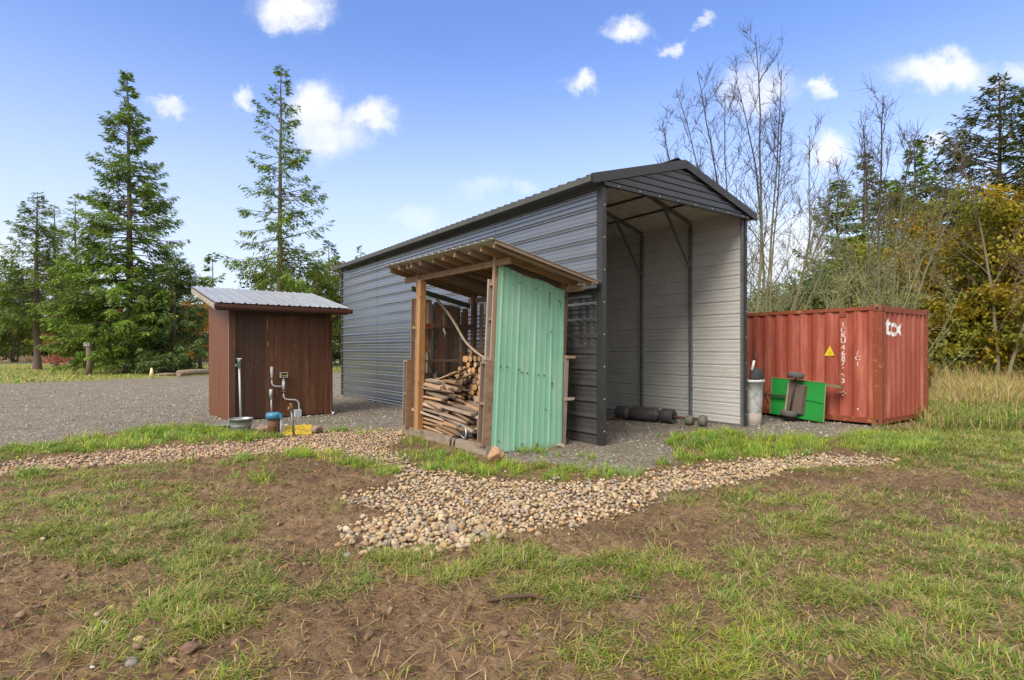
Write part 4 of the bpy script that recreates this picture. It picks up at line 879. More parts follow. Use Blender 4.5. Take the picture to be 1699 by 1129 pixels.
# end wall planks (left end), seen from inside, with gaps the carport shows through
wpart('pale_backing', mat('pale_backing_sheet', (.52,.53,.52), (.40,.41,.40), 4, rough=.5), lambda b: b.box(.12, 1.05, L_+.002, L_+.008, .5, 2.42), 0)
xx = .10
for i, (w_, h_) in enumerate([(.13,2.5),(.09,2.55),(.14,2.5),(.10,2.46),(.15,2.42),(.10,2.40),(.16,2.38),(.13,2.36)]):
    wpart('end_wall_plank', WOOD, lambda b: b.box(xx, xx+w_, L_-.02, L_, .14, h_)); xx += w_+(.055 if i % 2 == 0 else .012)
for x in (.42, .80, 1.18): wpart('end_wall_stud', WOOD, lambda b: b.box(x, x+.085, L_-.075, L_-.022, .14, 2.52-.2*x))
for z in (1.02, 1.95): wpart('end_wall_rail', WOOD, lambda b: b.box(.10, 1.40, L_-.11, L_-.077, z, z+.09))
for (y, w_) in [(.16,.13),(.34,.12),(.62,.14),(.80,.14),(1.10,.13),(1.28,.14),(1.55,.13),(1.72,.14),(2.0,.13),(2.18,.14),(2.40,.12)]: wpart('back_wall_plank', WOOD, lambda b: b.box(D_-.02, D_, y, y+w_, .14, 2.45))
for z in (.75, 1.5): wpart('back_wall_rail', WOODY, lambda b: b.box(D_-.06, D_-.022, .14, L_-.13, z, z+.09))
wpart('green_strip', mat('dull_green_sheet', (.10,.16,.115), (.075,.11,.08), 3), lambda b: b.hexa([(.10, L_-.018, wr(.10)-.36), (D_-.1, L_-.018, wr(D_-.1)-.36), (D_-.1, L_-.008, wr(D_-.1)-.36), (.10, L_-.008, wr(.10)-.36), (.10, L_-.018, wr(.10)-.26), (D_-.1, L_-.018, wr(D_-.1)-.26), (D_-.1, L_-.008, wr(D_-.1)-.26), (.10, L_-.008, wr(.10)-.26)]), 0)
wpart('shelf', NEWWOOD, lambda b: b.box(.09, .41, L_-.30, L_-.078, 1.93, 1.97))
def wpos(x, y, z): x, y, z = lean(x, y, z); return (C0[0]+.8*x-.6*y, C0[1]+.6*x+.8*y, z)
def wthing(name, label, cat, x, y, z, group=None): return thing(name, label, cat, wpos(x, y, z), WA, group)
# firewood: short round logs stacked against the back, ends facing out
LOGEND = mat('log_ends', (.56,.33,.14), (.44,.235,.09), 12, None, .8, 0, .3, rand=.22, stain=(.30,.16,.07), stain_scale=14, stain_amt=(.55,.7))
LOGBARK = mat('log_bark', (.17,.115,.08), (.10,.07,.05), 10, (.4,2,2), .9, 0, .3, rand=.25, bump=.7)
logs = []
for k in range(6):
    r_ = random.Random(70+k); mb = MB(); n = 14; jr = [1+.10*(r_.random()-.5)*2 for _ in range(n)]; Lg = .62
    for j in range(n): a = 2*math.pi*j/n; mb.v.append((0, math.cos(a)*jr[j], math.sin(a)*jr[j]))
    for j in range(n): a = 2*math.pi*j/n; mb.v.append((Lg, math.cos(a)*jr[j]*.95, math.sin(a)*jr[j]*.95))
    mb.v += [(-.006, 0, 0), (Lg, 0, 0)]
    for j in range(n):
        mb.f += [(j, (j+1)%n, n+(j+1)%n, n+j), ((j+1)%n, j, 2*n), (n+j, n+(j+1)%n, 2*n+1)]; mb.m += [0, 1, 1]; mb.s += [True, False, False]
    logs.append(mb.build('firewood_log', [LOGBARK, LOGEND], link=False))
rw_ = .0
row = 0; z = .19
while z < 1.42:
    y = 1.02+(.055 if row % 2 else 0)
    while y < 2.1-(.25 if z > 1.25 else 0):
        rad = rnd.uniform(.044, .060); x = .70+rnd.uniform(-.05, .09)
        o = bpy.data.objects.new('firewood_log', rnd.choice(logs)); COL.objects.link(o)
        o.location = wpos(x, y, z+rnd.uniform(-.008, .008)); o.rotation_euler = (rnd.random()*6, rnd.uniform(-.03, .03), WA+rnd.uniform(-.05, .05)); o.rotation_mode = 'XYZ'; o.scale = (.7/.62*rnd.uniform(.9, 1), rad, rad)
        tag(o, 'short round firewood log with a pale sawn end in the stacked pile', 'firewood log', 'round logs stacked in the woodshed'); y += rad*2+.012
    z += .099; row += 1
for (y, x, zz_) in ((1.75, .78, 1.49), (1.15, .85, 1.52)):
    o = bpy.data.objects.new('firewood_log', logs[2]); COL.objects.link(o); o.location = wpos(x, y, zz_); o.rotation_euler = (1, 0, WA-.25); o.scale = (1.05, .058, .058)
    tag(o, ['grey-barked log lying crosswise on the left top of the log pile', 'grey-barked log lying crosswise on the right top of the log pile'][0 if y > 1.5 else 1], 'firewood log', 'round logs stacked in the woodshed')
# split scrap wood lying along the front
SPLIT = mat('split_wood', (.43,.28,.165), (.29,.18,.105), 3, (.6,7,7), .85, 0, .3, rand=.45, bump=.7, bscale=9, bstretch=(.4,5,5), stain=(.11,.07,.048), stain_scale=3, stain_amt=(.5,.68), stain_stretch=(.5,3,3))
sp_me = []
for k in range(9):
    r_ = random.Random(90+k); mb = MB(); n = 7; secs = 6; Lb = 1.0
    base = [(math.cos(2*math.pi*j/n+.3)*(.6+.55*r_.random()), math.sin(2*math.pi*j/n+.3)*(.5+.5*r_.random())) for j in range(n)]
    if k % 3 == 0: base = [(1,.5),(.4,.55),(-.5,.5),(-1,.45),(-1,-.45),(0,-.5),(1,-.5)]
    for i in range(secs):
        t = i/(secs-1); tp = 1-.35*(t if k % 2 else 1-t)*r_.random(); bx = .12*math.sin(t*3+k)
        for (a, b) in base: mb.v.append((t*Lb-Lb/2+.01*r_.random(), a*tp+bx+.08*r_.random(), b*tp+.06*r_.random()))
    for i in range(secs-1):
        for j in range(n): mb.f.append((i*n+j, i*n+(j+1)%n, (i+1)*n+(j+1)%n, (i+1)*n+j)); mb.m.append(0); mb.s.append(False)
    mb.f += [tuple(range(n))[::-1], tuple((secs-1)*n+j for j in range(n))]; mb.m += [0, 0]; mb.s += [False, False]
    sp_me.append(mb.build('split_board', SPLIT, link=False))
z = .155; layer = 0
while z < 1.02:
    span = (2.36-.02*layer) if z < .8 else 2.36
    cols = 5 if z < .75 else 4
    for cidx in range(cols):
        x = .12+cidx*.125+rnd.uniform(-.02, .03)
        for seg in range(2):
            Lb = rnd.uniform(.75, 1.15) if z < .85 else rnd.uniform(.6, .9)
            yc = (1.95 if seg == 0 else 1.12)+rnd.uniform(-.12, .10)
            zz = z-.42*max(0, 1.5-yc)*min(1, z)*.55
            if seg == 1 and z > .66: continue
            if yc-Lb/2 < .2: Lb = 2*(yc-.2)
            if yc+Lb/2 > 2.5: yc = 2.5-Lb/2
            wd = rnd.uniform(.042, .08); th = rnd.uniform(.028, .052)
            o = bpy.data.objects.new('split_board', rnd.choice(sp_me)); COL.objects.link(o); o.location = wpos(x, yc, zz)
            o.rotation_euler = (rnd.uniform(-.5, .5), rnd.uniform(-.07, .07)+(-.06 if seg == 0 else -.12), WA+math.pi/2+rnd.uniform(-.12, .12)); o.scale = (Lb, wd, th)
            tag(o, 'weathered split board in the untidy scrap pile inside the woodshed', 'split board', 'split boards heaped in the woodshed')
    z += .076; layer += 1
for k, (y0, z0_, y1, z1_, x) in enumerate([(2.30,.95,1.45,1.22,.42),(2.35,.93,1.55,1.16,.30),(2.25,.90,1.35,1.13,.50)]):
    o = bpy.data.objects.new('split_board', sp_me[0]); COL.objects.link(o); a = Vector(wpos(x, y0, z0_)); b = Vector(wpos(x+.08, y1, z1_)); o.location = (a+b)/2; o.rotation_mode = 'QUATERNION'; o.rotation_quaternion = (b-a).to_track_quat('X', 'Z'); o.scale = ((b-a).length, .05, .026)
    tag(o, ['long reddish board propped on the scrap pile towards the logs', 'long reddish board in front of the other two propped ones', 'long reddish board nearest the log ends on the scrap pile'][k], 'board', 'split boards heaped in the woodshed')
# tools and oddments in the woodshed
GREYSTICK = mat('bare_branch_wood', (.40,.32,.23), (.29,.22,.155), 6, (1,1,1), .8, bump=.3)
P = [Vector(wpos(.50, 2.52, 2.50)), Vector(wpos(.62, 2.30, 2.24)), Vector(wpos(.66, 2.05, 1.97)), Vector(wpos(.62, 1.72, 1.70)), Vector(wpos(.52, 1.20, 1.50)), Vector(wpos(.40, .62, 1.36))]
sm = [];
for i in range(len(P)-1):
    for t in (0, .33, .66): sm.append(P[i].lerp(P[i+1], t))
sm.append(P[-1]); sm = [sm[0]]+[(sm[i-1]+sm[i]*2+sm[i+1])/4 for i in range(1, len(sm)-1)]+[sm[-1]]
mb = MB(); mb.tube(sm, [.028-.010*i/len(sm) for i in range(len(sm))], 8); o = mb.build('crooked_pole', GREYSTICK); tag(o, 'long crooked bare branch slanting across the woodshed', 'branch')
# loppers: orange grips, grey blade arms
a = Vector(wpos(.20, 2.44, 1.83)); b = Vector(wpos(.26, 2.42, 1.52)); c = Vector(wpos(.42, 2.40, 1.10))
ORANGE = mat('orange_plastic', (.70,.24,.03), (.58,.19,.03), 6, rough=.45, fine=.1)
lop = thing('lopping_shears', 'long lopping shears with orange grip standing in the woodshed', 'shears', b)
mb = MB(); mb.tube([a-b, (a-b)*.5, Vector((0,0,0))], [.042, .036, .022], 8); mb.build('grip', ORANGE, lop)
mb = MB(); mb.tube([Vector((0,0,0)), c-b], [.016, .013], 6); mb.build('arm', STEEL, lop)
mb = MB(); mb.tube([Vector((.03,0,-.05)), (c-b)*.6+Vector((-.02,0,0)), c-b+Vector((0,0,-.02))], [.012, .012, .010], 6); mb.build('arm', mat('dark_steel', (.06,.065,.07), rough=.4, metal=.5), lop)
mb = MB(); mb.hexa([tuple(Vector(p)+(c-b)) for p in [(-.02,-.004,-.1),(.05,-.004,-.13),(.05,.004,-.13),(-.02,.004,-.1),(-.03,-.004,.02),(.03,-.004,.02),(.03,.004,.02),(-.03,.004,.02)]]); mb.build('blade', STEEL, lop)
o = MB().tube([wpos(.02, 2.36, 1.50), wpos(.17, 2.38, 1.02), wpos(.21, 2.40, .90)], [.022, .024, .02], 8).build('pale_stick', mat('peeled_stick', (.50,.40,.28), (.40,.31,.21), 6)); tag(o, 'pale peeled stick leaning beside the orange timber post', 'stick')
o = MB().tube([wpos(.70, 2.60, 2.25), wpos(.70, 2.58, 1.93)], .004, 5).tube([wpos(.70, 2.58, 1.95), wpos(.73, 2.56, 1.86), wpos(.72, 2.55, 1.78), wpos(.70, 2.55, 1.80)], [.018,.022,.014,.010], 8).build('hanging_hook', mat('bone_white', (.60,.56,.50), (.45,.41,.36), 8)); tag(o, 'pale hook hanging on a cord on the plank wall', 'hook')
rd = mat('red_paint', (.36,.05,.03), (.26,.04,.025), 6, rough=.5)
o = MB().box(-.13, .13, -.04, .04, 0, .05).box(-.10, .09, -.036, .036, .05, .062).build('red_level', rd, bevel=.006); o.location = wpos(.26, 2.55, 1.971); o.rotation_euler = (0, 0, WA); tag(o, 'flat red tool lying on the small shelf', 'tool')
o = MB().box(-.05, .05, -.015, .015, -.2, .24).lathe([(0,0),(.065,0),(.065,.03),(0,.03)], (0,-.016,-.21), (0,-1,0), 14).build('red_bow_saw', mat('rusty_red', (.30,.10,.06), (.20,.075,.05), 9), bevel=.004); o.location = wpos(.20, 2.70, 2.27); o.rotation_euler = (0, 0, WA); tag(o, 'rusty red tool hanging above the small shelf', 'tool')
o = MB().lathe([(0,0),(.075,0),(.08,.02),(.08,.16),(.06,.20),(.022,.22),(.022,.25),(0,.25)], n=18).build('white_jug', WHITE); o.location = wpos(.13, .30, .50); tag(o, 'white plastic jug behind the near corner pallet', 'jug')
o = MB().box(-.1, .1, -.12, .12, 0, .14).build('wood_block', WOOD, bevel=.008); o.location = wpos(.17, .30, .36); o.rotation_euler = (0, 0, WA+.2); tag(o, 'grey wooden block under the white jug', 'block')
o = MB().box(-.09, .1, -.14, .13, 0, .215).build('wood_block', WOOD, bevel=.008); o.location = wpos(.18, .32, .137); o.rotation_euler = (0, 0, WA-.1); tag(o, 'dark wooden block on the floor below the grey block', 'block')
BLACK = mat('black_rubber', (.022,.022,.024), (.035,.035,.036), 6, rough=.5)
hs = thing('hose_coil', 'coil of black hose with a silver bow lying on the woodshed floor', 'hose', wpos(.12, .78, .13), WA)
mb = MB(); pts = []
for i in range(90): t = i/90*2*math.pi*4; rr = .15+.01*math.sin(i*1.7); pts.append((math.cos(t)*rr*.7+.03, math.sin(t)*rr*1.2, .03+.045*i/90*2+.008*math.sin(i)))
mb.tube(pts, .016, 7); mb.build('hose', BLACK, hs)
mb = MB(); pts = [(-.09+.02*math.sin(t), .22*math.cos(t)*.8+.05, .08+.14*math.sin(t)) for t in np.linspace(.2, 3.6, 16)]; mb.tube(pts, .011, 7); mb.tube([pts[0], pts[-1]], .006, 5); mb.build('silver_bow', mat('polished_tube', (.55,.56,.57), rough=.3, metal=.7), hs)
for k, (y, dz) in enumerate(((.86, 0), (.97, .02))):
    mb = MB(); mb.tube([wpos(.10, y, .145), wpos(-.02, y, .15), wpos(-.055, y, .12), wpos(-.058, y+.01, -.01+dz)], .014, 6); o = mb.build('hanging_strap', BLACK); tag(o, ['black strap hanging over the floor sill nearest the green panel', 'black strap hanging over the floor sill beside the first one'][k], 'strap', 'straps over the woodshed sill')

# ------------------------------------------------------------------ roller in the carport
x0, y0 = 3.36, 11.78; x1, y1 = 2.36, 12.62; dv = Vector((x1-x0, y1-y0, 0)); Ld = dv.length; dv.normalize(); ra = .150
rl = thing('drum_roller', 'dark steel drum roller with wheels lying in the open carport', 'roller', (x0, y0, 0))
DSTEEL = mat('dull_black_steel', (.035,.036,.038), (.055,.053,.05), 5, rough=.65, bump=.3, stain=(.11,.085,.065), stain_scale=6)
mb = MB(); mb.lathe([(.06,.0),(ra*.8,.0),(ra*.98,-.012),(ra,.02),(ra,.23),(ra*.97,.25),(ra*.60,.275),(ra*.60,.335),(ra*.97,.36),(ra,.38),(ra,Ld*.70),(ra*.97,Ld*.72),(ra*.62,Ld*.735),(ra*.62,Ld*.77),(ra*.97,Ld*.79),(ra,Ld*.80),(ra,Ld-.02),(ra*.95,Ld),(0,Ld)], (0,0,ra), dv, 28); mb.build('drum', DSTEEL, rl)
mb = MB(); mb.tube([Vector((0,0,ra))-dv*.62, Vector((0,0,ra))+dv*.02], .022, 10); mb.build('axle', RUST, rl); mb = MB(); mb.tube([Vector((0,0,ra))+dv*(Ld-.02), Vector((0,0,ra))+dv*(Ld+.62)], .035, 10); mb.build('axle', STEEL, rl)
for (k, rr, t) in ((-.34, .10, .14), (-.62, .115, .12), (Ld+.50, .24, .035)):
    mb = MB(); c = Vector((0,0,rr))+dv*k; mb.lathe([(0,-t/2),(rr*.35,-t/2-.01),(rr*.4,-t/2),(rr*.9,-t/2),(rr,-t/4),(rr,t/4),(rr*.9,t/2),(rr*.4,t/2),(rr*.35,t/2+.01),(0,t/2)], c, dv, 24); mb.build('wheel', DSTEEL if rr > .2 else mat('grey_wheel', (.11,.105,.09), (.16,.15,.12), 6, rough=.7), rl)
mb = MB(); mb.bar(Vector((-.05,-.25,.03))+dv*(Ld-.1), Vector((-.1,-.25,.03))+dv*(Ld+.5), .06, .025); mb.build('tow_frame', RUST, rl)

# ------------------------------------------------------------------ rubbish bin and shovel
gx, gy = 1.45+.812*4.35-.03, 9.11+.583*4.35+.04
BS = .865
bn = thing('rubbish_bin', 'scuffed translucent white plastic bin beside the carport corner', 'bin', (gx, gy, 0))
BIN = mat('scuffed_plastic', (.47,.49,.50), (.40,.42,.42), 3, None, .5, 0, .4, stain=(.26,.25,.22), stain_scale=11, stain_amt=(.5,.62), stain_stretch=(1,1,.6), fine=.5)
mb = MB(); mb.lathe([(0,0),(.19,0),(.20,.015),(.235,.62),(.25,.88),(.268,.88),(.272,.925),(.262,.935),(.245,.925),(.19,.03),(0,.03)], n=30); mb.build('bin_shell', BIN, bn)
mb = MB(); mb.lathe([(.262,.895),(.279,.895),(.281,.94),(.264,.942)], n=30); mb.build('rim', mat('pale_rim', (.66,.66,.64)), bn)
mb = MB(); mb.lathe([(.193,.012),(.204,.03),(.214,.25),(.212,.25)], n=30); mb.build('dirty_base', mat('muddy_plastic', (.27,.225,.175), (.37,.34,.30), 5, stain=(.18,.13,.085), stain_scale=5), bn)
bn.scale = (BS, BS, .985)
shv = thing('shovel', 'long-handled tool with a white collar standing in the bin', 'shovel', (gx+.03, gy+.02, .05))
mb = MB(); mb.tube([(0,0,0),(-.03,0,1.08)], .016, 8); mb.tube([(.02,0,1.25),(.045,0,1.43)], .012, 7); mb.build('handle', BLACK, shv)
mb = MB(); mb.tube([(-.03,0,1.06),(.02,0,1.27)], [.028,.022], 9); mb.build('collar', WHITE, shv)
mb = MB(); mb.lathe([(0,0),(.16,0),(.17,.02),(.165,.035),(0,.03)], (.10,.08,.95), (.25,-.9,.1), 22); mb.build('round_blade', DSTEEL, shv)

# ------------------------------------------------------------------ shipping container
RED = mat('container_paint', (.35,.078,.046), (.285,.060,.037), 1.2, (1,1,.5), .55, 0, .4, bump=.05, stain=(.44,.145,.095), stain_scale=1.6, stain_amt=(.48,.72), stain_stretch=(2.5,2.5,.35), fine=.3, stain2=(.20,.062,.03), s2_scale=3.2, s2_amt=(.58,.70), s2_stretch=(3,3,.3), splash=((.19,.085,.045), .28))
REDR = mat('rusted_frame_paint', (.27,.066,.030), (.20,.050,.024), 4, (1,1,.5), .7, 0, .35, bump=.3, stain=(.33,.15,.06), stain_scale=7, stain_amt=(.56,.68))
CO = (7.36, 11.28, 0); CA = GA; CLn, CWd, CHt = 6.06, 2.44, 2.43
ct = thing('shipping_container', 'rust red corrugated shipping container beside the carport', 'container', CO, CA)
def corr(L, pitch=.278, dep=.034, s0=0):
    p = []; x = s0
    while x < L: p += [(x, 0), (x+.072, 0), (x+.139, dep), (x+.211, dep)]; x += pitch
    p = [q for q in p if q[0] < L]; return p+[(L, p[-1][1] if p else 0)]
# local x runs along the end (towards +B), local y along the long side
cpl = corr(CLn-.32)
mb = MB(); mb.sheet(cpl, lambda s, d, t: (.012+d, .16+s, t), .16, CHt-.08); mb.build('long_side', RED, ct)
mb = MB(); mb.sheet(cpl, lambda s, d, t: (CWd-.012-d, .16+s, t), .16, CHt-.08); mb.build('long_side', RED, ct)
cpe = corr(CWd-.30, .25, .034)
mb = MB(); mb.sheet(cpe, lambda s, d, t: (.15+s, .012+d, t), .16, CHt-.11); mb.build('end_panel', RED, ct)
mb = MB(); mb.box(.1, CWd-.1, CLn-.06, CLn-.02, .16, CHt-.1); mb.build('door_end', RED, ct)
mb = MB(); mb.sheet(corr(CLn-.1, .21, .02), lambda s, d, t: (t, .05+s, CHt-.012-d), .06, CWd-.06); mb.build('roof', RED, ct)
for (x, y) in ((0, 0), (CWd, 0), (0, CLn), (CWd, CLn)):
    sx = 1 if x == 0 else -1; sy = 1 if y == 0 else -1
    xa, xb = sorted((x, x+sx*.15)); ya, yb = sorted((y, y+sy*.16))
    mb = MB(); mb.box(xa, xb, ya, yb, .17, CHt-.12)
    mb.build('corner_post', REDR, ct, bevel=.012)
    for z0_ in (.05, CHt-.118):
        mb = MB(); e = .006; za, zb = z0_, z0_+.118
        mb.box(xa-e if sx > 0 else xa, xb if sx > 0 else xb+e, ya-e if sy > 0 else ya, yb if sy > 0 else yb+e, za, zb+.004)
        fx = xa-e-.002 if sx > 0 else xb+e+.002
        k = mb.build('corner_casting', REDR, ct, bevel=.01)
        m2 = MB(); cy_ = (ya+yb)/2; cx_ = (xa+xb)/2; fy = ya-e-.002 if sy > 0 else yb+e+.002
        m2.box(min(fx, fx+sx*.01), max(fx, fx+sx*.01), cy_-.025, cy_+.025, za+.03, zb-.025); m2.box(cx_-.025, cx_+.025, min(fy, fy+sy*.01), max(fy, fy+sy*.01), za+.03, zb-.025)
        m2.build('casting_hole', BLACK, k)
mb = MB(); mb.box(0, .06, .162, CLn-.162, CHt-.085, CHt-.012); mb.build('top_rail', REDR, ct); mb = MB(); mb.box(CWd-.06, CWd, .162, CLn-.162, CHt-.085, CHt-.012); mb.build('top_rail', REDR, ct)
mb = MB(); mb.box(.152, CWd-.152, .0, .06, CHt-.125, CHt-.012); mb.build('top_rail', REDR, ct)
mb = MB(); mb.box(0, .07, .162, CLn-.162, .055, .165); mb.build('bottom_rail', REDR, ct); mb = MB(); mb.box(.152, CWd-.152, 0, .07, .055, .165); mb.build('bottom_rail', REDR, ct)
mb = MB(); mb.box(.07, CWd-.05, .07, CLn-.05, .10, .14); mb.build('floor', BLACK, ct)
def on_side(px, py):
    """y along the long side and z, where the photo shows a spot on it"""
    o = Vector((CO[0], CO[1])); v_ = Vector((-.583, .812)); k = (px-CX)/FOC; t = (k*o.y-o.x)/(v_.x-k*v_.y); P = o+v_*t; return t, ZZ(py, P.y)
def depth_at(s, prof):
    for i in range(len(prof)-1):
        if prof[i][0] <= s <= prof[i+1][0]:
            f = (s-prof[i][0])/max(1e-6, prof[i+1][0]-prof[i][0]); return prof[i][1]+f*(prof[i+1][1]-prof[i][1])
    return 0
def letters(txt, size, name, m, place, cuts, bold=0.0, sxy=(1, 1)):
    """lettering laid flush on the corrugated sheet: place(u, v) -> local point"""
    cu = bpy.data.curves.new('lettering', 'FONT'); cu.body = txt; cu.size = size; cu.align_x = 'CENTER'; cu.align_y = 'CENTER'; cu.offset = bold; cu.resolution_u = 3
    ob = bpy.data.objects.new('lettering', cu); COL.objects.link(ob); dg = bpy.context.evaluated_depsgraph_get(); me = bpy.data.meshes.new_from_object(ob.evaluated_get(dg)); bpy.data.objects.remove(ob)
    bm = bmesh.new(); bm.from_mesh(me)
    for c in cuts: bmesh.ops.bisect_plane(bm, geom=bm.verts[:]+bm.edges[:]+bm.faces[:], plane_co=(c, 0, 0), plane_no=(1, 0, 0))
    vs = [place(v.co.x*sxy[0], v.co.y*sxy[1]) for v in bm.verts]; bm.verts.index_update(); fs = [tuple(v.index for v in f.verts) for f in bm.faces]; bm.free(); bpy.data.meshes.remove(me)
    return vs, fs
LETW = mat('white_stencil_paint', (.74,.70,.66), (.60,.54,.50), 14, rough=.6, stain=(.45,.20,.15), stain_scale=24, stain_amt=(.60,.68))
mb = MB()
col_px = 1398.5
for ch, py, sz in [('I',539,10.5),('C',548,10.5),('R',557,10.5),('U',566,10.5),('4',577,10.5),('6',587,10.5),('8',595.5,10.5),('7',603,10.5),("'",614,10),('3',632.5,10.5)]:
    y_, z_ = on_side(col_px, py)
    def place(u, v, y_=y_, z_=z_): return (.012+depth_at(max(0, y_-.16-u), cpl)-.0035, y_-u, z_+v)
    vs, fs = letters(ch, .150, 'n', LETW, place, [], .002, (1.0, .95)); mb.add(vs, fs)
mb.build('serial_lettering', LETW, ct)
mb = MB()
for (px, py, w_, h_) in [(1397,621,.05,.018),(1400,624,.018,.03),(1394,651,.05,.018),(1399,650,.02,.05),(1402,653,.03,.02),(1398,656,.03,.03),(1423,679,.03,.03)]:
    y_, z_ = on_side(px, py); xd = .012+depth_at(y_-.16, cpl)-.004; mb.add([(xd, y_-w_/2, z_-h_/2), (xd, y_+w_/2, z_-h_/2), (xd, y_+w_/2, z_+h_/2), (xd, y_-w_/2, z_+h_/2)], [(0,1,2,3)])
for ch, py in [('/',586),('C',594.5),('1',604)]:
    y_, z_ = on_side(1422.5, py)
    def place(u, v, y_=y_, z_=z_): return (.012+depth_at(max(0, y_-.16-u), cpl)-.0035, y_-u, z_+v)
    vs, fs = letters(ch, .16, 'n', LETW, place, [], 0, (1, .8)); mb.add(vs, fs)
mb.build('worn_lettering', LETW, ct)
def on_end(px, py):
    o = Vector((CO[0], CO[1])); u_ = Vector((.812, .583)); k = (px-CX)/FOC; t = (k*o.y-o.x)/(u_.x-k*u_.y); P = o+u_*t; return t, ZZ(py, P.y)
x_, z_ = on_end(1484.5, 544)
mb = MB()
def place_e(u, v): return (x_+u, .012+depth_at(max(0, x_+u-.15), cpe)-.004, z_+v)
vs2, fs2 = letters('t', .46, 'n', LETW, lambda u, v: place_e(u-.25, v+.02), list(np.arange(-.3, .3, .03)), .012, (1, 1.15)); mb.add(vs2, fs2)
vs2, fs2 = letters('c', .46, 'n', LETW, lambda u, v: place_e(u-.02, v), list(np.arange(-.3, .3, .03)), .016, (1, 1.15)); mb.add(vs2, fs2)
vs2, fs2 = letters('x', .46, 'n', LETW, lambda u, v: place_e(u+.25, v), list(np.arange(-.3, .3, .03)), .012, (1, 1.15)); mb.add(vs2, fs2)
mb.build('end_lettering', mat('white_decal', (.78,.77,.76), (.68,.67,.66), 8, rough=.5), ct)
# warning triangle
mb = MB(); pts = [on_side(*p) for p in ((1367.5, 590.5), (1384.5, 590.5), (1376.5, 574))]; ym = sum(p[0] for p in pts)/3; xd = .006
mb.add([(xd, p[0], p[1]) for p in pts]+[(xd+.004, p[0], p[1]) for p in pts], [(0,1,2),(3,5,4),(0,1,4,3),(1,2,5,4),(2,0,3,5)]); mb.build('warning_triangle', mat('yellow_sticker', (.72,.56,.02), (.64,.48,.02), 6, rough=.45), ct)
mb = MB(); yc, zc = on_side(1376.3, 585.5)
for (a, b, c_, d_) in ((-.035,.035,-.03,-.022),(-.03,.02,-.005,.003),(-.012,.025,.02,.027)): mb.add([(xd-.002, yc+a, zc+c_), (xd-.002, yc+b, zc+c_), (xd-.002, yc+b, zc+d_), (xd-.002, yc+a, zc+d_)], [(0,1,2,3)])
mb.build('triangle_print', mat('faded_print', (.45,.33,.02)), ct)
mb = MB(); y_, z_ = on_side(1398, 520); mb.box(-.008, .02, y_-.06, y_+.06, z_-.08, z_+.07); mb.build('vent_cover', REDR, ct, bevel=.006)
for k, (x, y) in enumerate(((.12, .08), (CWd-.12, .08), (.12, CLn-.1), (CWd-.12, CLn-.1))):
    mb = MB(); mb.box(x-.12, x+.12, y-.06, y+.10, -.03, .048); o = mb.build('support_block', WOOD, bevel=.006); o.location = CO; o.rotation_euler = (0, 0, CA); tag(o, ['dark timber block under the near corner of the red container', 'dark timber block under the right end corner of the red container', 'timber block under the far corner on the carport side of the container', 'timber block under the hidden far corner of the red container'][k], 'block', 'blocks under the container')

# ------------------------------------------------------------------ tipped green garden cart
CG = mat('cart_green_paint', (.010,.24,.035), (.010,.20,.030), 3, rough=.45, fine=.1, stain=(.05,.16,.04), stain_scale=4, stain_amt=(.6,.8))
t_c = 1.50; base = Vector((CO[0]-.583*t_c-.812*.46, CO[1]+.812*t_c-.583*.46, 0))
cart = thing('garden_cart', 'green steel garden cart tipped on its side against the container', 'cart', base, CA+math.pi)
cart.rotation_euler = (R(0), R(0), CA-math.pi/2+.05)
# local x: along the container towards the viewer's right, local y: towards the container, z up; the bed leans back a little
T_ = R(6); tl = R(-2)
def cl(x, y, z):
    x, z = x*math.cos(tl)-z*math.sin(tl), z*math.cos(tl)+x*math.sin(tl)
    return (x, y*math.cos(T_)+z*math.sin(T_), z*math.cos(T_)-y*math.sin(T_)+.05)
def cbuild(name, m, fn, bevel=0, par=None, solid=0):
    mb = MB(); fn(mb); mb.warp(cl); return mb.build(name, m, par or cart, bevel, solid)
bw, bh = .585, .86
def tray(b):
    b.hexa([(-bw+.03,0,.05),(bw,0,.0),(bw,.012,.0),(-bw+.03,.012,.05),(-bw,0,bh-.01),(bw-.02,0,bh-.04),(bw-.02,.012,bh-.04),(-bw,.012,bh-.01)])
    for (p, q) in (((-bw+.03,.05),(bw,.0)), ((bw,.0),(bw-.02,bh-.04)), ((bw-.02,bh-.04),(-bw,bh-.01)), ((-bw,bh-.01),(-bw+.03,.05))):
        b.hexa([(p[0],.006,p[1]),(q[0],.006,q[1]),(q[0],.018,q[1]),(p[0],.018,p[1]),(p[0]*.80,.26,.06+p[1]*.84),(q[0]*.80,.26,.06+q[1]*.84),(q[0]*.80-.005,.27,.06+q[1]*.84),(p[0]*.80-.005,.27,.06+p[1]*.84)])
cbuild('tray', CG, tray)
cbuild('tray_edge', mat('worn_green_edge', (.16,.25,.10), (.22,.20,.09), 8), lambda b: [b.bar((bw+.004,-.006,.0), (bw-.016,-.006,bh-.04), .022, .018), b.bar((-bw,-.006,bh-.004), (bw-.02,-.006,bh-.034), .014, .014), b.bar((-bw-.0,-.006,bh-.01), (-bw+.03,-.006,.05), .014, .014)])
cbuild('seam_bar', CG, lambda b: b.bar((.12,-.012,.45), (bw-.03,-.012,.40), .02, .02))
BRN = mat('brown_axle_box', (.085,.060,.047), (.12,.085,.065), 5, rough=.7, bump=.2)
cbuild('axle_box', BRN, lambda b: b.hexa([(-.14,-.12,.07),(.14,-.10,.12),(.19,0,.10),(-.16,0,.05),(-.12,-.12,.80),(.18,-.10,.72),(.21,0,.73),(-.13,0,.82)]), .01)
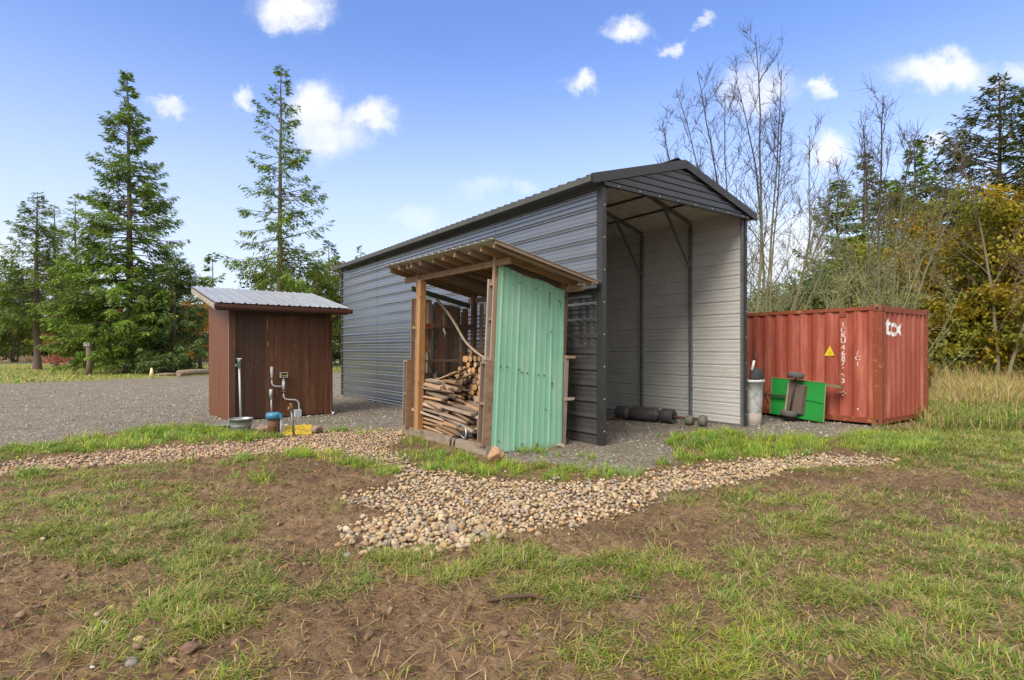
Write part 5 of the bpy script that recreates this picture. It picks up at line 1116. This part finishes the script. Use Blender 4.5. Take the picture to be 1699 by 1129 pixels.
cbuild('axle_plate', mat('pale_plate', (.32,.27,.22), (.25,.2,.16), 6), lambda b: b.hexa([(-.19,-.13,.08),(-.145,-.13,.08),(-.145,-.0,.08),(-.19,-.0,.08),(-.155,-.13,.80),(-.122,-.13,.80),(-.122,-.0,.80),(-.155,-.0,.80)]))
DRKB = mat('dark_bracket', (.045,.035,.032))
cbuild('tow_bar', DRKB, lambda b: [b.bar((-.98,-.06,.44), (-.12,-.10,.47), .04, .045), b.tube([(-.72,-.05,.45), (-.66,-.03,.38), (-.63,0,.28)], .014, 6), b.tube([(-.74,-.05,.46), (-.64,-.03,.53), (-.62,0,.58)], .012, 6)])
TYRE = mat('grey_tyre', (.075,.070,.066), (.105,.098,.090), 6, rough=.85, bump=.3)
for (x, z) in ((.02, .93), (-.06, .10)):
    r0_, w0_ = .165, .065
    pr_ = [(r0_*.55,-w0_*.8),(r0_*.8,-w0_),(r0_*.95,-w0_*.75),(r0_,-w0_*.3),(r0_,w0_*.3),(r0_*.95,w0_*.75),(r0_*.8,w0_),(r0_*.55,w0_*.8)]
    wl_ = cbuild('wheel', TYRE, lambda b: b.lathe(pr_, (x,-.19,z), (.05,0,1), 26))
    cbuild('hub', mat('hub_metal', (.30,.28,.25)), lambda b: b.lathe([(0,-.05),(r0_*.56,-.045),(r0_*.56,.045),(0,.05)], (x,-.19,z), (.05,0,1), 18), par=wl_)
cbuild('axle', DRKB, lambda b: b.tube([(-.055,-.16,.12), (.02,-.16,.90)], .018, 8))
cbuild('side_handle', mat('mossy_green', (.10,.13,.045), (.14,.13,.06), 6), lambda b: b.hexa([(bw-.02,.0,bh-.10),(bw+.26,.04,bh-.12),(bw+.26,.22,bh-.12),(bw-.02,.2,bh-.10),(bw-.02,.0,bh-.055),(bw+.24,.04,bh-.065),(bw+.24,.22,bh-.065),(bw-.02,.2,bh-.055)]))

# ------------------------------------------------------------------ things by the far drive
x, y = G(148, 622)
o = thing('gate_post', 'weathered wooden post with a white box on top', 'post', (x, y, 0))
MB().tube([(0,0,-.05),(.02,0,.8),(-.01,0,1.75)], [.17,.16,.17], 10).build('post', BARKW := mat('post_bark', (.20,.145,.11), (.13,.095,.07), 5, (1,1,.4), .9, bump=.6), o)
MB().box(-.26, .12, -.14, .12, 1.75, 1.98).build('cap_box', mat('whitish_box', (.55,.54,.52), (.36,.35,.34), 4), o, bevel=.02); MB().box(.10, .26, -.12, .1, 1.72, 2.0).build('dark_bracket', BLACK, o)
x, y = G(251.5, 628)
o = thing('marker_cone', 'pale yellow marker cone at the edge of the drive', 'cone', (x, y, 0)); MB().lathe([(.0,.56),(.045,.56),(.13,.03),(.0,.03)], n=20).build('cone', mat('pale_yellow', (.72,.66,.30), (.62,.55,.24), 4), o); MB().box(-.16, .16, -.16, .16, 0, .032).build('base', mat('cone_base', (.3,.28,.15)), o, bevel=.01)
LOGM = mat('fallen_log', (.30,.235,.18), (.20,.15,.115), 3, (.5,2,2), .9, bump=.5)
a = G(296, 625.5); b = G(352, 622); mb = MB(); mb.tube([(a[0],a[1],.20),((a[0]+b[0])/2,(a[1]+b[1])/2,.22),(b[0]+1.5,b[1]+.5,.2)], [.17,.17,.15], 12); o = mb.build('fallen_log', LOGM); tag(o, 'thick pale log lying along the drive beside the shed', 'log')
a = G(258, 624.5); b = G(292, 624); mb = MB(); mb.tube([(a[0],a[1],.08),((a[0]+b[0])/2,(a[1]+b[1])/2,.10),(b[0],b[1],.09)], [.06,.09,.09], 10); o = mb.build('fallen_log', LOGM); tag(o, 'thin grey log lying between the cone and the thick log', 'log')
for k, (px, y, h_) in enumerate(((311, 40, .92), (332, 42, 1.0))):
    o = MB().box(-.09, .09, -.09, .09, -.05, h_).build('short_post', RUST, bevel=.015); o.location = (AT(px, y), y, 0); tag(o, ['short brown stake left of its twin beyond the fallen log', 'short brown stake nearer the shed beyond the fallen log'][k], 'stake', 'stakes beyond the fallen log')
# ------------------------------------------------------------------ trees
def cards(P, D, S, L, W):
    """diamond leaves: base P, unit direction D, unit side S, length L, width W"""
    L = np.asarray(L)[:, None]; W = np.asarray(W)[:, None]
    v = np.stack([P, P+D*L*.45+S*W*.5, P+D*L, P+D*L*.45-S*W*.5], 1).reshape(-1, 3); b = np.arange(len(P))*4
    return v, np.stack([b, b+1, b+2, b+3], 1)
def unit(v): return v/np.maximum(np.linalg.norm(v, axis=1, keepdims=True), 1e-9)
def tubes(polys, n=5):
    """polys: list of (pts (k,3), radii (k,)) -> verts, quads"""
    V, F, off = [], [], 0; t = np.linspace(0, 2*np.pi, n, endpoint=False); ct, st_ = np.cos(t), np.sin(t)
    for P, rad in polys:
        P = np.asarray(P); k = len(P); d = np.gradient(P, axis=0); d = unit(d); ref = np.where(np.abs(d[:, 2:3]) > .9, [[1., 0, 0]], [[0, 0, 1.]])
        a = unit(np.cross(d, ref)); c = np.cross(a, d); rad = np.asarray(rad)[:, None, None]
        V.append((P[:, None, :]+(a[:, None, :]*ct[None, :, None]+c[:, None, :]*st_[None, :, None])*rad).reshape(-1, 3))
        i = np.arange(k-1)[:, None]*n; j = np.arange(n)[None]; j2 = (j+1) % n
        F.append((np.stack([i+j, i+j2, i+n+j2, i+n+j], -1)+off).reshape(-1, 4)); off += k*n
    return np.concatenate(V), np.concatenate(F)
def conifer(seed, H, Rm, clear=.06, n_br=150, shape=.85, droop=.25, dens=1.0, col=(.090,.170,.024), tips=(.22,.32,.042), gap=.0, card=(.30,.075), trunk_r=None, warm=0, topL=.14):
    r = np.random.default_rng(seed); tr = trunk_r or H*.0135
    k = 14; zt = np.linspace(0, H, k); wob = np.cumsum(r.normal(0, H*.0022, (k, 2)), 0); TP = np.column_stack([wob, zt]); TR = tr*(1-zt/H)**.8+.012; TR[0] *= 1.35
    polys = [(TP, TR)]; leafP, leafD, leafS, leafL, leafW, leafC = [], [], [], [], [], []
    zs = clear+(1-clear)*np.sort(r.random(n_br)**1.25); zs = np.round(zs*H/(H*.022))*(H*.022)/H+r.normal(0, .016, n_br)
    for z in np.clip(zs, clear*.8, .985):
        rel = (z-clear)/(1-clear); L = Rm*((1-rel)**shape)*(.62+.5*r.random())+topL
        if rel > .78: L *= 1-.62*(rel-.78)/.22
        if rel < .12: L *= .72+.28*rel/.12
        if r.random() < gap: L *= .45
        az = r.random()*2*np.pi; up = .62*rel**1.5-droop*(1-rel)+r.normal(0, .17)
        m = 7; s = np.linspace(0, 1, m); base = np.array([np.interp(z*H, zt, TP[:, 0]), np.interp(z*H, zt, TP[:, 1]), z*H])
        rad = s*L; zz = up*rad-droop*.55*L*s**2*(1-rel)+.16*L*s**3
        azs = az+.10*r.normal()*s; B = base+np.column_stack([np.cos(azs)*rad, np.sin(azs)*rad, zz])
        polys.append((B, (.010+.012*L)*(1-s*.9)*.9))
        nt = max(4, int((5+L*7)*dens)); ss = .16+.84*np.sqrt(r.random(nt)); side = np.where(r.random(nt) < .5, 1, -1)
        p0 = np.column_stack([np.interp(ss, s, B[:, c]) for c in range(3)]); tang = np.array([np.cos(az), np.sin(az), up*.8]); tang /= np.linalg.norm(tang); lat = np.array([-np.sin(az), np.cos(az), 0])
        l2 = (.22+.34*L*(1-ss)*(.6+.6*r.random(nt)))*np.where(ss > .9, .7, 1); l2 = np.clip(l2, .15, 1.5)
        d2 = unit(tang*(.75+.25*r.random(nt))[:, None]+lat*(side*(.35+.6*r.random(nt)))[:, None]+np.column_stack([np.zeros(nt), np.zeros(nt), -.15-1.0*(1-.7*rel)*r.random(nt)]))
        q = np.maximum(2, (l2/.075*dens).astype(int)); ids = np.repeat(np.arange(nt), q); u = r.random(len(ids))
        P = p0[ids]+d2[ids]*(l2[ids]*u)[:, None]; P[:, 2] -= .12*u*l2[ids]; P += r.normal(0, .018, P.shape)
        sgn = np.where(r.random(len(ids)) < .5, 1, -1); lat2 = unit(np.cross(d2[ids], [[0, 0, 1.]])); D = unit(d2[ids]*.8+lat2*(sgn*(.2+.7*r.random(len(ids))))[:, None]+np.column_stack([np.zeros((len(ids), 2)), r.normal(-.12, .25, len(ids))]))
        S = unit(np.cross(D, r.normal(0, 1, D.shape)*[.5, .5, .5]+[[0, 0, 1.]]))
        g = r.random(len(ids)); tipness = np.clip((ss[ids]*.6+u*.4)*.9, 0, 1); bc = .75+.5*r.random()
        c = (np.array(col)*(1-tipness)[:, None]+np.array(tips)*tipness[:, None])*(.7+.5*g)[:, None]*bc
        if warm: c = np.where((r.random(len(ids)) < warm*(.3+.7*(rel < .6)))[:, None], np.array([.22,.13,.025])*(.6+.6*g)[:, None], c)
        leafP.append(P); leafD.append(D); leafS.append(S); leafL.append(card[0]*(.55+.7*r.random(len(ids)))); leafW.append(card[1]*(.7+.6*r.random(len(ids)))); leafC.append(c)
    tv, tf = tubes(polys[:1], 12); bv, bf = tubes(polys[1:], 4)
    v = np.concatenate([tv, bv]); f = np.concatenate([tf, bf+len(tv)])
    bc = np.concatenate([np.tile((.135,.105,.085), (len(tv), 1)), np.tile((.105,.085,.065), (len(bv), 1))])
    lv, lf = cards(np.concatenate(leafP), np.concatenate(leafD), np.concatenate(leafS), np.concatenate(leafL), np.concatenate(leafW))
    return (v, f, bc), (lv, lf, np.repeat(np.concatenate(leafC), 4, 0))
def wander(r, p, d, L, k, curl, lift):
    P = [p]; d = d/np.linalg.norm(d)
    for i in range(k):
        d = d+r.normal(0, curl, 3)+np.array([0, 0, lift]); d /= np.linalg.norm(d); P.append(P[-1]+d*L/k)
    return np.array(P), d
def bare(seed, stems, lim=13, br=6, tw=4, dark=(.085,.07,.058), lichen=(.30,.30,.17), lich_h=.55, moss=1.0, twig=.5, limb=.26, spread=.75, low=.18, leafy=0, leafcol=(.25,.20,.03)):
    """leafless tree: stems = [(dx, dy, lean x, lean y, height, radius)]"""
    r = np.random.default_rng(seed); polys, cols, LP, LD, LC = [], [], [], [], []; Hm = max(s[4] for s in stems)
    def put(P, R0, R1, n=0):
        polys.append((P, np.linspace(R0, R1, len(P)))); h = P[:, 2]/Hm
        f = np.clip((lich_h-h)/lich_h*1.5, 0, 1)*(.55+.45*r.random()); cols.append((np.array(dark)*(1-f)[:, None]+np.array(lichen)*f[:, None])*(.75+.5*r.random())); return f
    for (dx, dy, lx, ly, H, rad) in stems:
        P, _ = wander(r, np.array([dx, dy, -.1]), np.array([lx, ly, 1.0]), H, 18, .035, .02); put(P, rad, .012)
        for i in range(lim):
            t = low+(1-low)*(i+r.random())/lim*.97; b = np.array([np.interp(t*18, np.arange(19), P[:, c]) for c in range(3)]); L = H*limb*(1.15-t)*(.6+.7*r.random())+.35; a = r.random()*6.283
            B, _ = wander(r, b, np.array([np.cos(a)*spread, np.sin(a)*spread, .55+.5*t]), L, 8, .10, .07*(.4+t)); R1 = max(.012, rad*(1-t)*.42); put(B, R1, .006)
            for j in range(br):
                t2 = .2+.8*r.random(); b2 = np.array([np.interp(t2*8, np.arange(9), B[:, c]) for c in range(3)]); d0 = B[min(8, int(t2*8)+1)]-B[int(t2*8)-0 if int(t2*8) < 8 else 7]
                d2 = unit(d0[None])[0]+r.normal(0, .55, 3)+[0, 0, .2]; L2 = L*(.22+.3*r.random())*(1.25-t2)+.15; C, _ = wander(r, b2, d2, L2, 5, .16, .05); f = put(C, max(.006, R1*.4), .004)
                for q in range(tw):
                    t3 = .15+.85*r.random(); b3 = np.array([np.interp(t3*5, np.arange(6), C[:, c]) for c in range(3)]); T, _ = wander(r, b3, unit((C[-1]-C[0])[None])[0]+r.normal(0, .6, 3)+[0, 0, .25], twig*(.3+.8*r.random()), 3, .2, .06); put(T, .0055, .003)
                    if leafy and r.random() < leafy: LP.append(T[-1]); LD.append(r.normal(0, 1, 3)); LC.append(np.array(leafcol)*(.6+.7*r.random()))
                if moss:
                    for q in range(int(moss*6*f.mean()+r.random())):
                        LP.append(C[r.integers(0, 6)]+r.normal(0, .015, 3)); LD.append(r.normal(0, 1, 3)+[0, 0, -.3]); LC.append(np.array(lichen)*(.8+.6*r.random()))
    v, f = tubes(polys, 5); c = np.concatenate([np.repeat(q, 5, 0) for q in cols])
    out = [(v, f, c)]
    if LP:
        D = unit(np.array(LD)); S = unit(np.cross(D, r.normal(0, 1, D.shape))); n = len(D); lv, lf = cards(np.array(LP), D, S, .05+.08*r.random(n), .02+.035*r.random(n)); out.append((lv, lf, np.repeat(np.array(LC), 4, 0)))
    return out
def broad(seed, H, Rw, n_cl=60, per=150, leaf=.16, cols=((.25,.19,.02),(.16,.17,.025)), low=.15, trunk=.12, flat=1.0, stems=3, shape=1.0):
    r = np.random.default_rng(seed); polys = []; P, C = [], []
    for s in range(stems):
        a = r.random()*6.28; St, _ = wander(r, np.array([.25*np.cos(a), .25*np.sin(a), -.1]), np.array([.18*np.cos(a), .18*np.sin(a), 1]), H*.9, 12, .05, .03); polys.append((St, np.linspace(trunk, .02, 13)))
        for i in range(n_cl//stems):
            t = low+(1-low)*(r.random()); b = np.array([np.interp(t*12, np.arange(13), St[:, c]) for c in range(3)]); a = r.random()*6.28; env = np.sqrt(np.clip(1-((t-.42)/.62)**2, .04, 1)); L = Rw*env*(.35+.75*r.random())
            B, _ = wander(r, b, np.array([np.cos(a), np.sin(a), .35*shape+r.normal(0, .2)]), L, 6, .12, .03); polys.append((B, np.linspace(trunk*.28*(1-t)+.012, .006, 7)))
            m = int(per*(.4+.9*r.random())); u = np.sqrt(r.random(m)); q = np.column_stack([np.interp(u*6, np.arange(7), B[:, c]) for c in range(3)])+r.normal(0, 1, (m, 3))*np.array([.30, .30, .17])*(.4+.16*L)
            P.append(q); cc = np.array(cols[r.integers(0, len(cols))])*(.65+.6*r.random()); C.append(cc*(.65+.6*r.random(m))[:, None])
    P = np.concatenate(P); C = np.concatenate(C); n = len(P); D = unit(r.normal(0, 1, (n, 3))+[0, 0, -.35]); S = unit(np.cross(D, r.normal(0, 1, D.shape))); lv, lf = cards(P, D, S, leaf*(.6+.7*r.random(n)), leaf*.62*(.6+.7*r.random(n)))
    v, f = tubes(polys, 6); c = np.tile((.125,.10,.075), (len(v), 1))
    return (v, f, c), (lv, lf, np.repeat(C, 4, 0))
def tree(name, label, X, Y, parts, group=None, rz=0, crown_or_lichen='crown_or_lichen', lm=LEAF, s=1.0):
    t = thing(name, label, 'tree', (X, Y, float(gh(X, Y))), rz, group); t.scale = (s, s, s)
    v, f, c = parts[0]; mesh_arrays('trunk', v, [f], BARK, t, c, smooth=True)
    if len(parts) > 1: v, f, c = parts[1]; mesh_arrays(crown_or_lichen, v, [f], lm, t, c)
    return t
def dup(t, name, label, X, Y, rz, s, group):
    r_ = t.copy(); r_.name = name; COL.objects.link(r_); r_.location = (X, Y, 0); r_.rotation_euler = (0, 0, rz); r_.scale = (s, s, s); r_['label'] = label; r_['group'] = group
    for ch in t.children:
        c = ch.copy(); COL.objects.link(c); c.parent = r_
    return r_
def by_px(px, Y, top): return AT(px, Y), Y, ZZ(top, Y)
YARD = 'tall firs at the edge of the meadow'
x, y, h = by_px(213, 38, 116); tree('fir_tree', 'largest dark fir tree beside the drive with branches to the ground', x, y, conifer(1, h, 5.3, .08, 390, .98, .24, 1.2, gap=.10, trunk_r=.25), YARD)
x, y, h = by_px(463, 37, 108); tree('fir_tree', 'tall thin fir tree rising behind the brown pump house roof', x, y, conifer(2, h, 3.8, .28, 160, .80, .14, 1.0, gap=.25, trunk_r=.21), YARD)
x, y, h = by_px(62, 44, 318); tree('fir_tree', 'leftmost fir tree with a thick bare lower trunk on the meadow', x, y, conifer(3, h, 4.2, .28, 190, .8, .22, 1, gap=.12, trunk_r=.23, col=(.06,.10,.03)), YARD)
x, y, h = by_px(92, 52, 338); tree('fir_tree', 'slim fir tree with yellowish needles right of the leftmost fir', x, y, conifer(4, h, 3.0, .34, 120, .8, .2, .9, gap=.2, trunk_r=.20, warm=.25), YARD)
x, y, h = by_px(127, 50, 326); tree('fir_tree', 'slim sparse fir tree left of the largest fir', x, y, conifer(5, h, 2.9, .32, 110, .75, .2, .9, gap=.25, trunk_r=.18), YARD)
x, y, h = by_px(288, 37, 430); tree('fir_tree', 'bushy young fir tree close beside the largest fir', x, y, conifer(6, h, 3.3, .02, 170, .55, .2, 1.1, col=(.055,.105,.028), tips=(.13,.19,.05)), YARD)
x, y, h = by_px(182, 42, 500); tree('fir_tree', 'short young fir tree under the left side of the largest fir', x, y, conifer(7, h, 2.4, .10, 80, .55, .25, 1), YARD)
MID = 'trees showing over the pump house'
x, y, h = by_px(548, 58, 398); tree('fir_tree', 'mid green fir top showing left of the carport roof', x, y, conifer(8, h, 4.2, .04, 120, .8, .2, .9, col=(.05,.10,.035), tips=(.10,.17,.05), card=(.42,.13)), MID)
x, y, h = by_px(600, 75, 406); tree('fir_tree', 'small far fir top just above the carport eave', x, y, conifer(9, h, 3.8, .1, 90, .9, .2, .8, col=(.05,.09,.045), card=(.5,.16)), MID)
x, y, h = by_px(505, 52, 418); tree('broadleaf_tree', 'yellow-green broadleaf tree right of the tall thin fir', x, y, broad(31, h, 4.8, 100, 190, .27, ((.16,.19,.03),(.21,.21,.035),(.10,.16,.03)), .1), MID, lm=LEAFY)
x, y, h = by_px(430, 46, 438); tree('broadleaf_tree', 'low green broadleaf tree left of the tall thin fir', x, y, broad(32, h, 4.2, 80, 150, .24, ((.12,.18,.03),(.17,.20,.035)), .1), MID, lm=LEAFY)
x, y, h = by_px(590, 60, 440); tree('broadleaf_tree', 'round green tree against the far end of the carport', x, y, broad(36, h, 4.0, 60, 130, .28, ((.13,.20,.03),(.18,.22,.04)), .1), MID, lm=LEAFY)
LOWG = 'green bushy trees across the road'
for k, (px, yy, top, rw_, lab) in enumerate([(-30,62,420,5,'full green tree at the left edge of the meadow'),(25,66,470,4.5,'low green tree left of the leftmost fir'),(112,74,500,4.2,'low yellow-green tree between the slim firs'),(250,66,520,3.6,'low green bush right of the red maple'),(262,68,470,4.8,'green tree behind the bushy young fir'),(345,80,470,4.5,'green tree showing past the pump house wall')]):
    x = AT(px, yy); tree('green_tree', lab, x, yy, broad(130+k, ZZ(top, yy), rw_, 56, 120, .34, ((.10,.16,.03),(.15,.20,.035),(.12,.15,.035)) if k % 2 == 0 else ((.18,.21,.03),(.13,.17,.03)), .05), LOWG, lm=LEAFY)
# autumn trees behind the drive
AUT = 'autumn trees beyond the meadow'
x, y, h = by_px(176, 50, 508); tree('maple_tree', 'coral red maple glowing behind the largest fir', x, y, broad(33, h, 4.4, 60, 130, .28, ((.50,.11,.07),(.42,.13,.06),(.55,.20,.10)), .12), AUT, lm=LEAFY)
x, y, h = by_px(92, 78, 430); tree('maple_tree', 'yellow autumn tree behind the slim firs', x, y, broad(34, h, 5.0, 60, 110, .42, ((.36,.24,.03),(.24,.22,.035),(.40,.20,.02)), .1), AUT, lm=LEAFY)
x, y, h = by_px(322, 66, 492); tree('maple_tree', 'small orange tree just left of the pump house roof', x, y, broad(35, h, 3.0, 40, 90, .36, ((.45,.22,.03),(.38,.22,.05)), .1), AUT, lm=LEAFY)
# right-hand side
R_ = 'bare lichen-covered trees behind the container'
x, y = AT(1250, 21.5), 21.5; hh = ZZ(50, 21.5)
tree('alder_tree', 'tallest bare alder tree with many stems behind the carport', x, y, bare(51, [(-.35,0,-.06,0,hh*.93,.070),(0,0,.0,.02,hh*.97,.080),(.2,.2,.04,0,hh*.96,.070),(-.9,.3,-.10,.03,hh*.86,.055),(-1.2,-.2,-.13,.03,hh*.76,.048),(-1.5,.4,-.17,.02,hh*.64,.042),(.4,0,.07,.02,hh*.88,.060),(.5,0,.12,0,hh*.78,.052),(.7,.3,.17,0,hh*.66,.05),(-.6,-.3,-.03,0,hh*.84,.05)], 17, 6, 4, dark=(.060,.050,.044), lich_h=.62, moss=.4, limb=.25, spread=.72, low=.16, twig=.55), R_, crown_or_lichen='crown_or_lichen', lm=LEAFY)
x, y = AT(1462, 19.5), 19.5; hh = ZZ(165, 19.5)
tree('alder_tree', 'bare alder tree forking above the near corner of the red container', x, y, bare(52, [(0,0,-.03,0,hh,.07),(.1,0,.10,.02,hh*.97,.07),(-.15,.1,-.14,0,hh*.90,.05),(.2,.1,.22,0,hh*.80,.045)], 17, 6, 4, dark=(.065,.052,.045), lich_h=.75, moss=.9, limb=.24, spread=.42, twig=.6), R_, crown_or_lichen='crown_or_lichen', lm=LEAFY)
x, y = AT(1288, 24), 24; hh = ZZ(215, 24)
tree('alder_tree', 'leaning bare tree with arching limbs between the alders', x, y, bare(53, [(0,0,.22,0,hh*1.02,.065),(-.2,.2,.42,.05,hh*.85,.055),(.2,0,.08,0,hh*.72,.05)], 14, 6, 4, dark=(.085,.072,.055), lich_h=.9, moss=.9, limb=.30, twig=.55), R_, crown_or_lichen='crown_or_lichen', lm=LEAFY)
x, y = AT(1664, 21), 21; hh = ZZ(225, 21)
tree('alder_tree', 'slender bare twin-trunked tree standing in the dry grass', x, y, bare(54, [(-.15,0,-.055,0,hh,.075),(.12,0,.035,0,hh*.72,.075)], 13, 5, 4, dark=(.15,.115,.09), lichen=(.26,.23,.15), lich_h=.8, moss=.6, leafy=.25, limb=.28), R_, crown_or_lichen='crown_or_lichen', lm=LEAFY)
SH = 'lichen-grey shrubs over the container roof'
for k, (px, yy, top, lab) in enumerate([(1330,17.5,455,'pale lichen-grey bare shrub left of the yellow triangle'),(1415,18.5,425,'dense lichen-grey bare shrub above the container lettering'),(1498,18,440,'dense pale green lichen shrub above the container end'),(1275,19,480,'low mossy bare shrub beside the carport corner post')]):
    x = AT(px, yy); hh = ZZ(top, yy); rr = np.random.default_rng(60+k)
    tree('lichen_shrub', lab, x, yy, bare(61+k, [(rr.normal(0,.4), rr.normal(0,.3), rr.normal(0,.32), rr.normal(0,.25), hh*(.7+.35*rr.random()), .032) for _ in range(4)], 8, 5, 4, dark=(.13,.11,.07), lichen=(.27,.29,.125), lich_h=1.6, moss=1.1, limb=.30, twig=.45, low=.1), SH, crown_or_lichen='crown_or_lichen', lm=LEAFY)
EV = 'conifers on the right behind the bare trees'
x, y, h = by_px(1652, 30, 128); tree('fir_tree', 'tall broad dark fir tree at the right edge of the wood', x, y, conifer(11, h, 6.2, .10, 300, .62, .15, 1.05, col=(.055,.085,.024), tips=(.125,.150,.035), warm=.18, gap=.1), EV)
x, y, h = by_px(1735, 29, 150); tree('fir_tree', 'dark fir tree cut by the right edge of the picture', x, y, conifer(12, h, 5.2, .08, 260, .7, .2, 1, col=(.055,.085,.024), gap=.1), EV)
x, y, h = by_px(1508, 42, 232); tree('fir_tree', 'green fir tree whose top shows behind the forked alder', x, y, conifer(13, h, 5.0, .1, 260, .8, .2, 1, gap=.05, card=(.4,.11)), EV)
x, y, h = by_px(1432, 44, 255); tree('fir_tree', 'dark narrow fir tree behind the bare shrubs', x, y, conifer(14, h, 4.0, .1, 220, .75, .2, .9, gap=.15, card=(.4,.11), col=(.04,.08,.028)), EV)
x, y, h = by_px(1392, 40, 300); tree('fir_tree', 'dark fir tree left of the narrow one', x, y, conifer(15, h, 4.2, .05, 220, .75, .2, 1, gap=.1, card=(.4,.11), col=(.04,.08,.028)), EV)
x, y, h = by_px(1580, 38, 330); tree('fir_tree', 'olive fir tree hidden behind the yellow leaves', x, y, conifer(16, h, 4.8, .05, 220, .7, .2, .9, col=(.06,.085,.022), warm=.3), EV)
YL = 'yellow-leaved trees at the right'
OL = ((.37,.28,.020),(.30,.26,.024),(.19,.20,.024),(.40,.25,.018),(.24,.25,.03))
for k, (px, yy, top, rw_, lab) in enumerate([(1545,25,300,3.4,'rusty yellow tree rising behind the container end'),(1612,24,318,3.3,'olive yellow tree behind the twin-trunked tree'),(1672,26,372,3.0,'dark olive tree near the right edge of the picture'),(1585,22.5,470,2.6,'low bright yellow bush behind the dry grass'),(1742,23,400,3.2,'olive bush just beyond the right edge of the picture'),(1640,22.5,500,2.2,'low olive bush between the two trunks and the wood')]):
    x = AT(px, yy); tree('yellow_tree', lab, x, yy, broad(71+k, ZZ(top, yy), rw_*1.1, 96, 190, .18, OL if k not in (2, 4) else ((.16,.13,.02),(.10,.11,.02),(.20,.15,.02)), .06, trunk=.08), YL, lm=LEAFY)
OG = 'olive trees filling the wood behind the container'
for k, (px, yy, top, rw_, lab) in enumerate([(1300,34,490,3.6,'low green tree behind the arching bare limbs'),(1352,32,470,3.8,'olive tree behind the pale bare shrub'),(1425,31,450,4.0,'olive green tree under the dark narrow fir'),(1492,30,415,4.0,'tall olive tree behind the forked alder'),(1555,33,370,4.4,'dull green tree behind the rusty yellow one')]):
    x = AT(px, yy); tree('olive_tree', lab, x, yy, broad(141+k, ZZ(top, yy), rw_, 84, 150, .20, ((.10,.15,.03),(.14,.17,.03),(.08,.12,.026),(.20,.20,.03)), .04, trunk=.1), OG, lm=LEAFY)
# distant wood, read as one mass: rows of joined conifers and round trees
cons = [conifer(81, 13, 3.4, .04, 70, .8, .2, .7, card=(.7,.24)), conifer(82, 11, 3.6, .04, 64, .7, .2, .7, col=(.06,.10,.03), card=(.7,.24)), broad(83, 8, 3.6, 44, 80, .5, ((.15,.17,.03),(.10,.14,.03)), .05), broad(84, 6.5, 3.4, 44, 80, .5, ((.22,.19,.03),(.17,.15,.035),(.13,.16,.03)), .03)]
V1, F1, C1, V2, F2, C2 = [], [], [], [], [], []; o1 = o2 = 0; r = np.random.default_rng(90)
spots = [(x, 84+8*r.random(), r.choice([0,0,1,2,3]), .8+.5*r.random()) for x in np.arange(-135, -28, 4.2)]+[(x, 76+5*r.random(), r.choice([2,3,3]), .55+.35*r.random()) for x in np.arange(-120, -30, 5.5)]+[(x, 88+10*r.random(), r.choice([0,1,2]), .75+.35*r.random()) for x in np.arange(-28, 20, 5)]+[(x, 62+14*r.random(), r.choice([0,1,1]), .8+.35*r.random()) for x in np.arange(30, 88, 3.6)]+[(x, 48+5*r.random(), r.choice([1,2,3]), .5+.2*r.random()) for x in np.arange(24, 60, 3.2)]+[(40+6*r.random(), yy, r.choice([0,1]), .9+.3*r.random()) for yy in np.arange(24, 50, 4)]
for (x, y, k, s) in spots:
    (v, f, c), (lv, lf, lc) = cons[k]; a = r.random()*6.28; Rm_ = np.array([[math.cos(a),-math.sin(a),0],[math.sin(a),math.cos(a),0],[0,0,1]])*s; off = np.array([x, y, 0])
    V1.append(v@Rm_.T+off); F1.append(f+o1); C1.append(c); o1 += len(v); V2.append(lv@Rm_.T+off); F2.append(lf+o2); C2.append(lc*(.8+.4*r.random())); o2 += len(lv)
wood = thing('forest', None, None); del_ = None
wood.rotation_euler = (0, 0, 0); tag(wood, 'distant mixed wood closing the view beyond the meadow and drive', kind='stuff')
a = mesh_arrays('trunks', np.concatenate(V1), [np.concatenate(F1)], BARK, wood, np.concatenate(C1)); b = mesh_arrays('foliage', np.concatenate(V2), [np.concatenate(F2)], LEAF, wood, np.concatenate(C2))
for q in (a, b): q['kind'] = 'stuff'
# dry bank behind the road
r = np.random.default_rng(95); n = 9000; x = r.uniform(-120, -30, n); y = r.uniform(68.5, 76, n); c = np.array([(.34,.22,.15),(.38,.28,.17),(.28,.18,.12)])[r.integers(0, 3, n)]*(.7+.5*r.random(n))[:, None]
join_blades('dry_bank_grass', [blades(x, y, np.zeros(n), r.random(n)*6.28, np.abs(r.normal(.2, .2, n)), r.uniform(.4, 1.0, n), r.uniform(.05, .13, n), c, .5)], BLADE, 'reddish dry grass on the bank beyond the road')
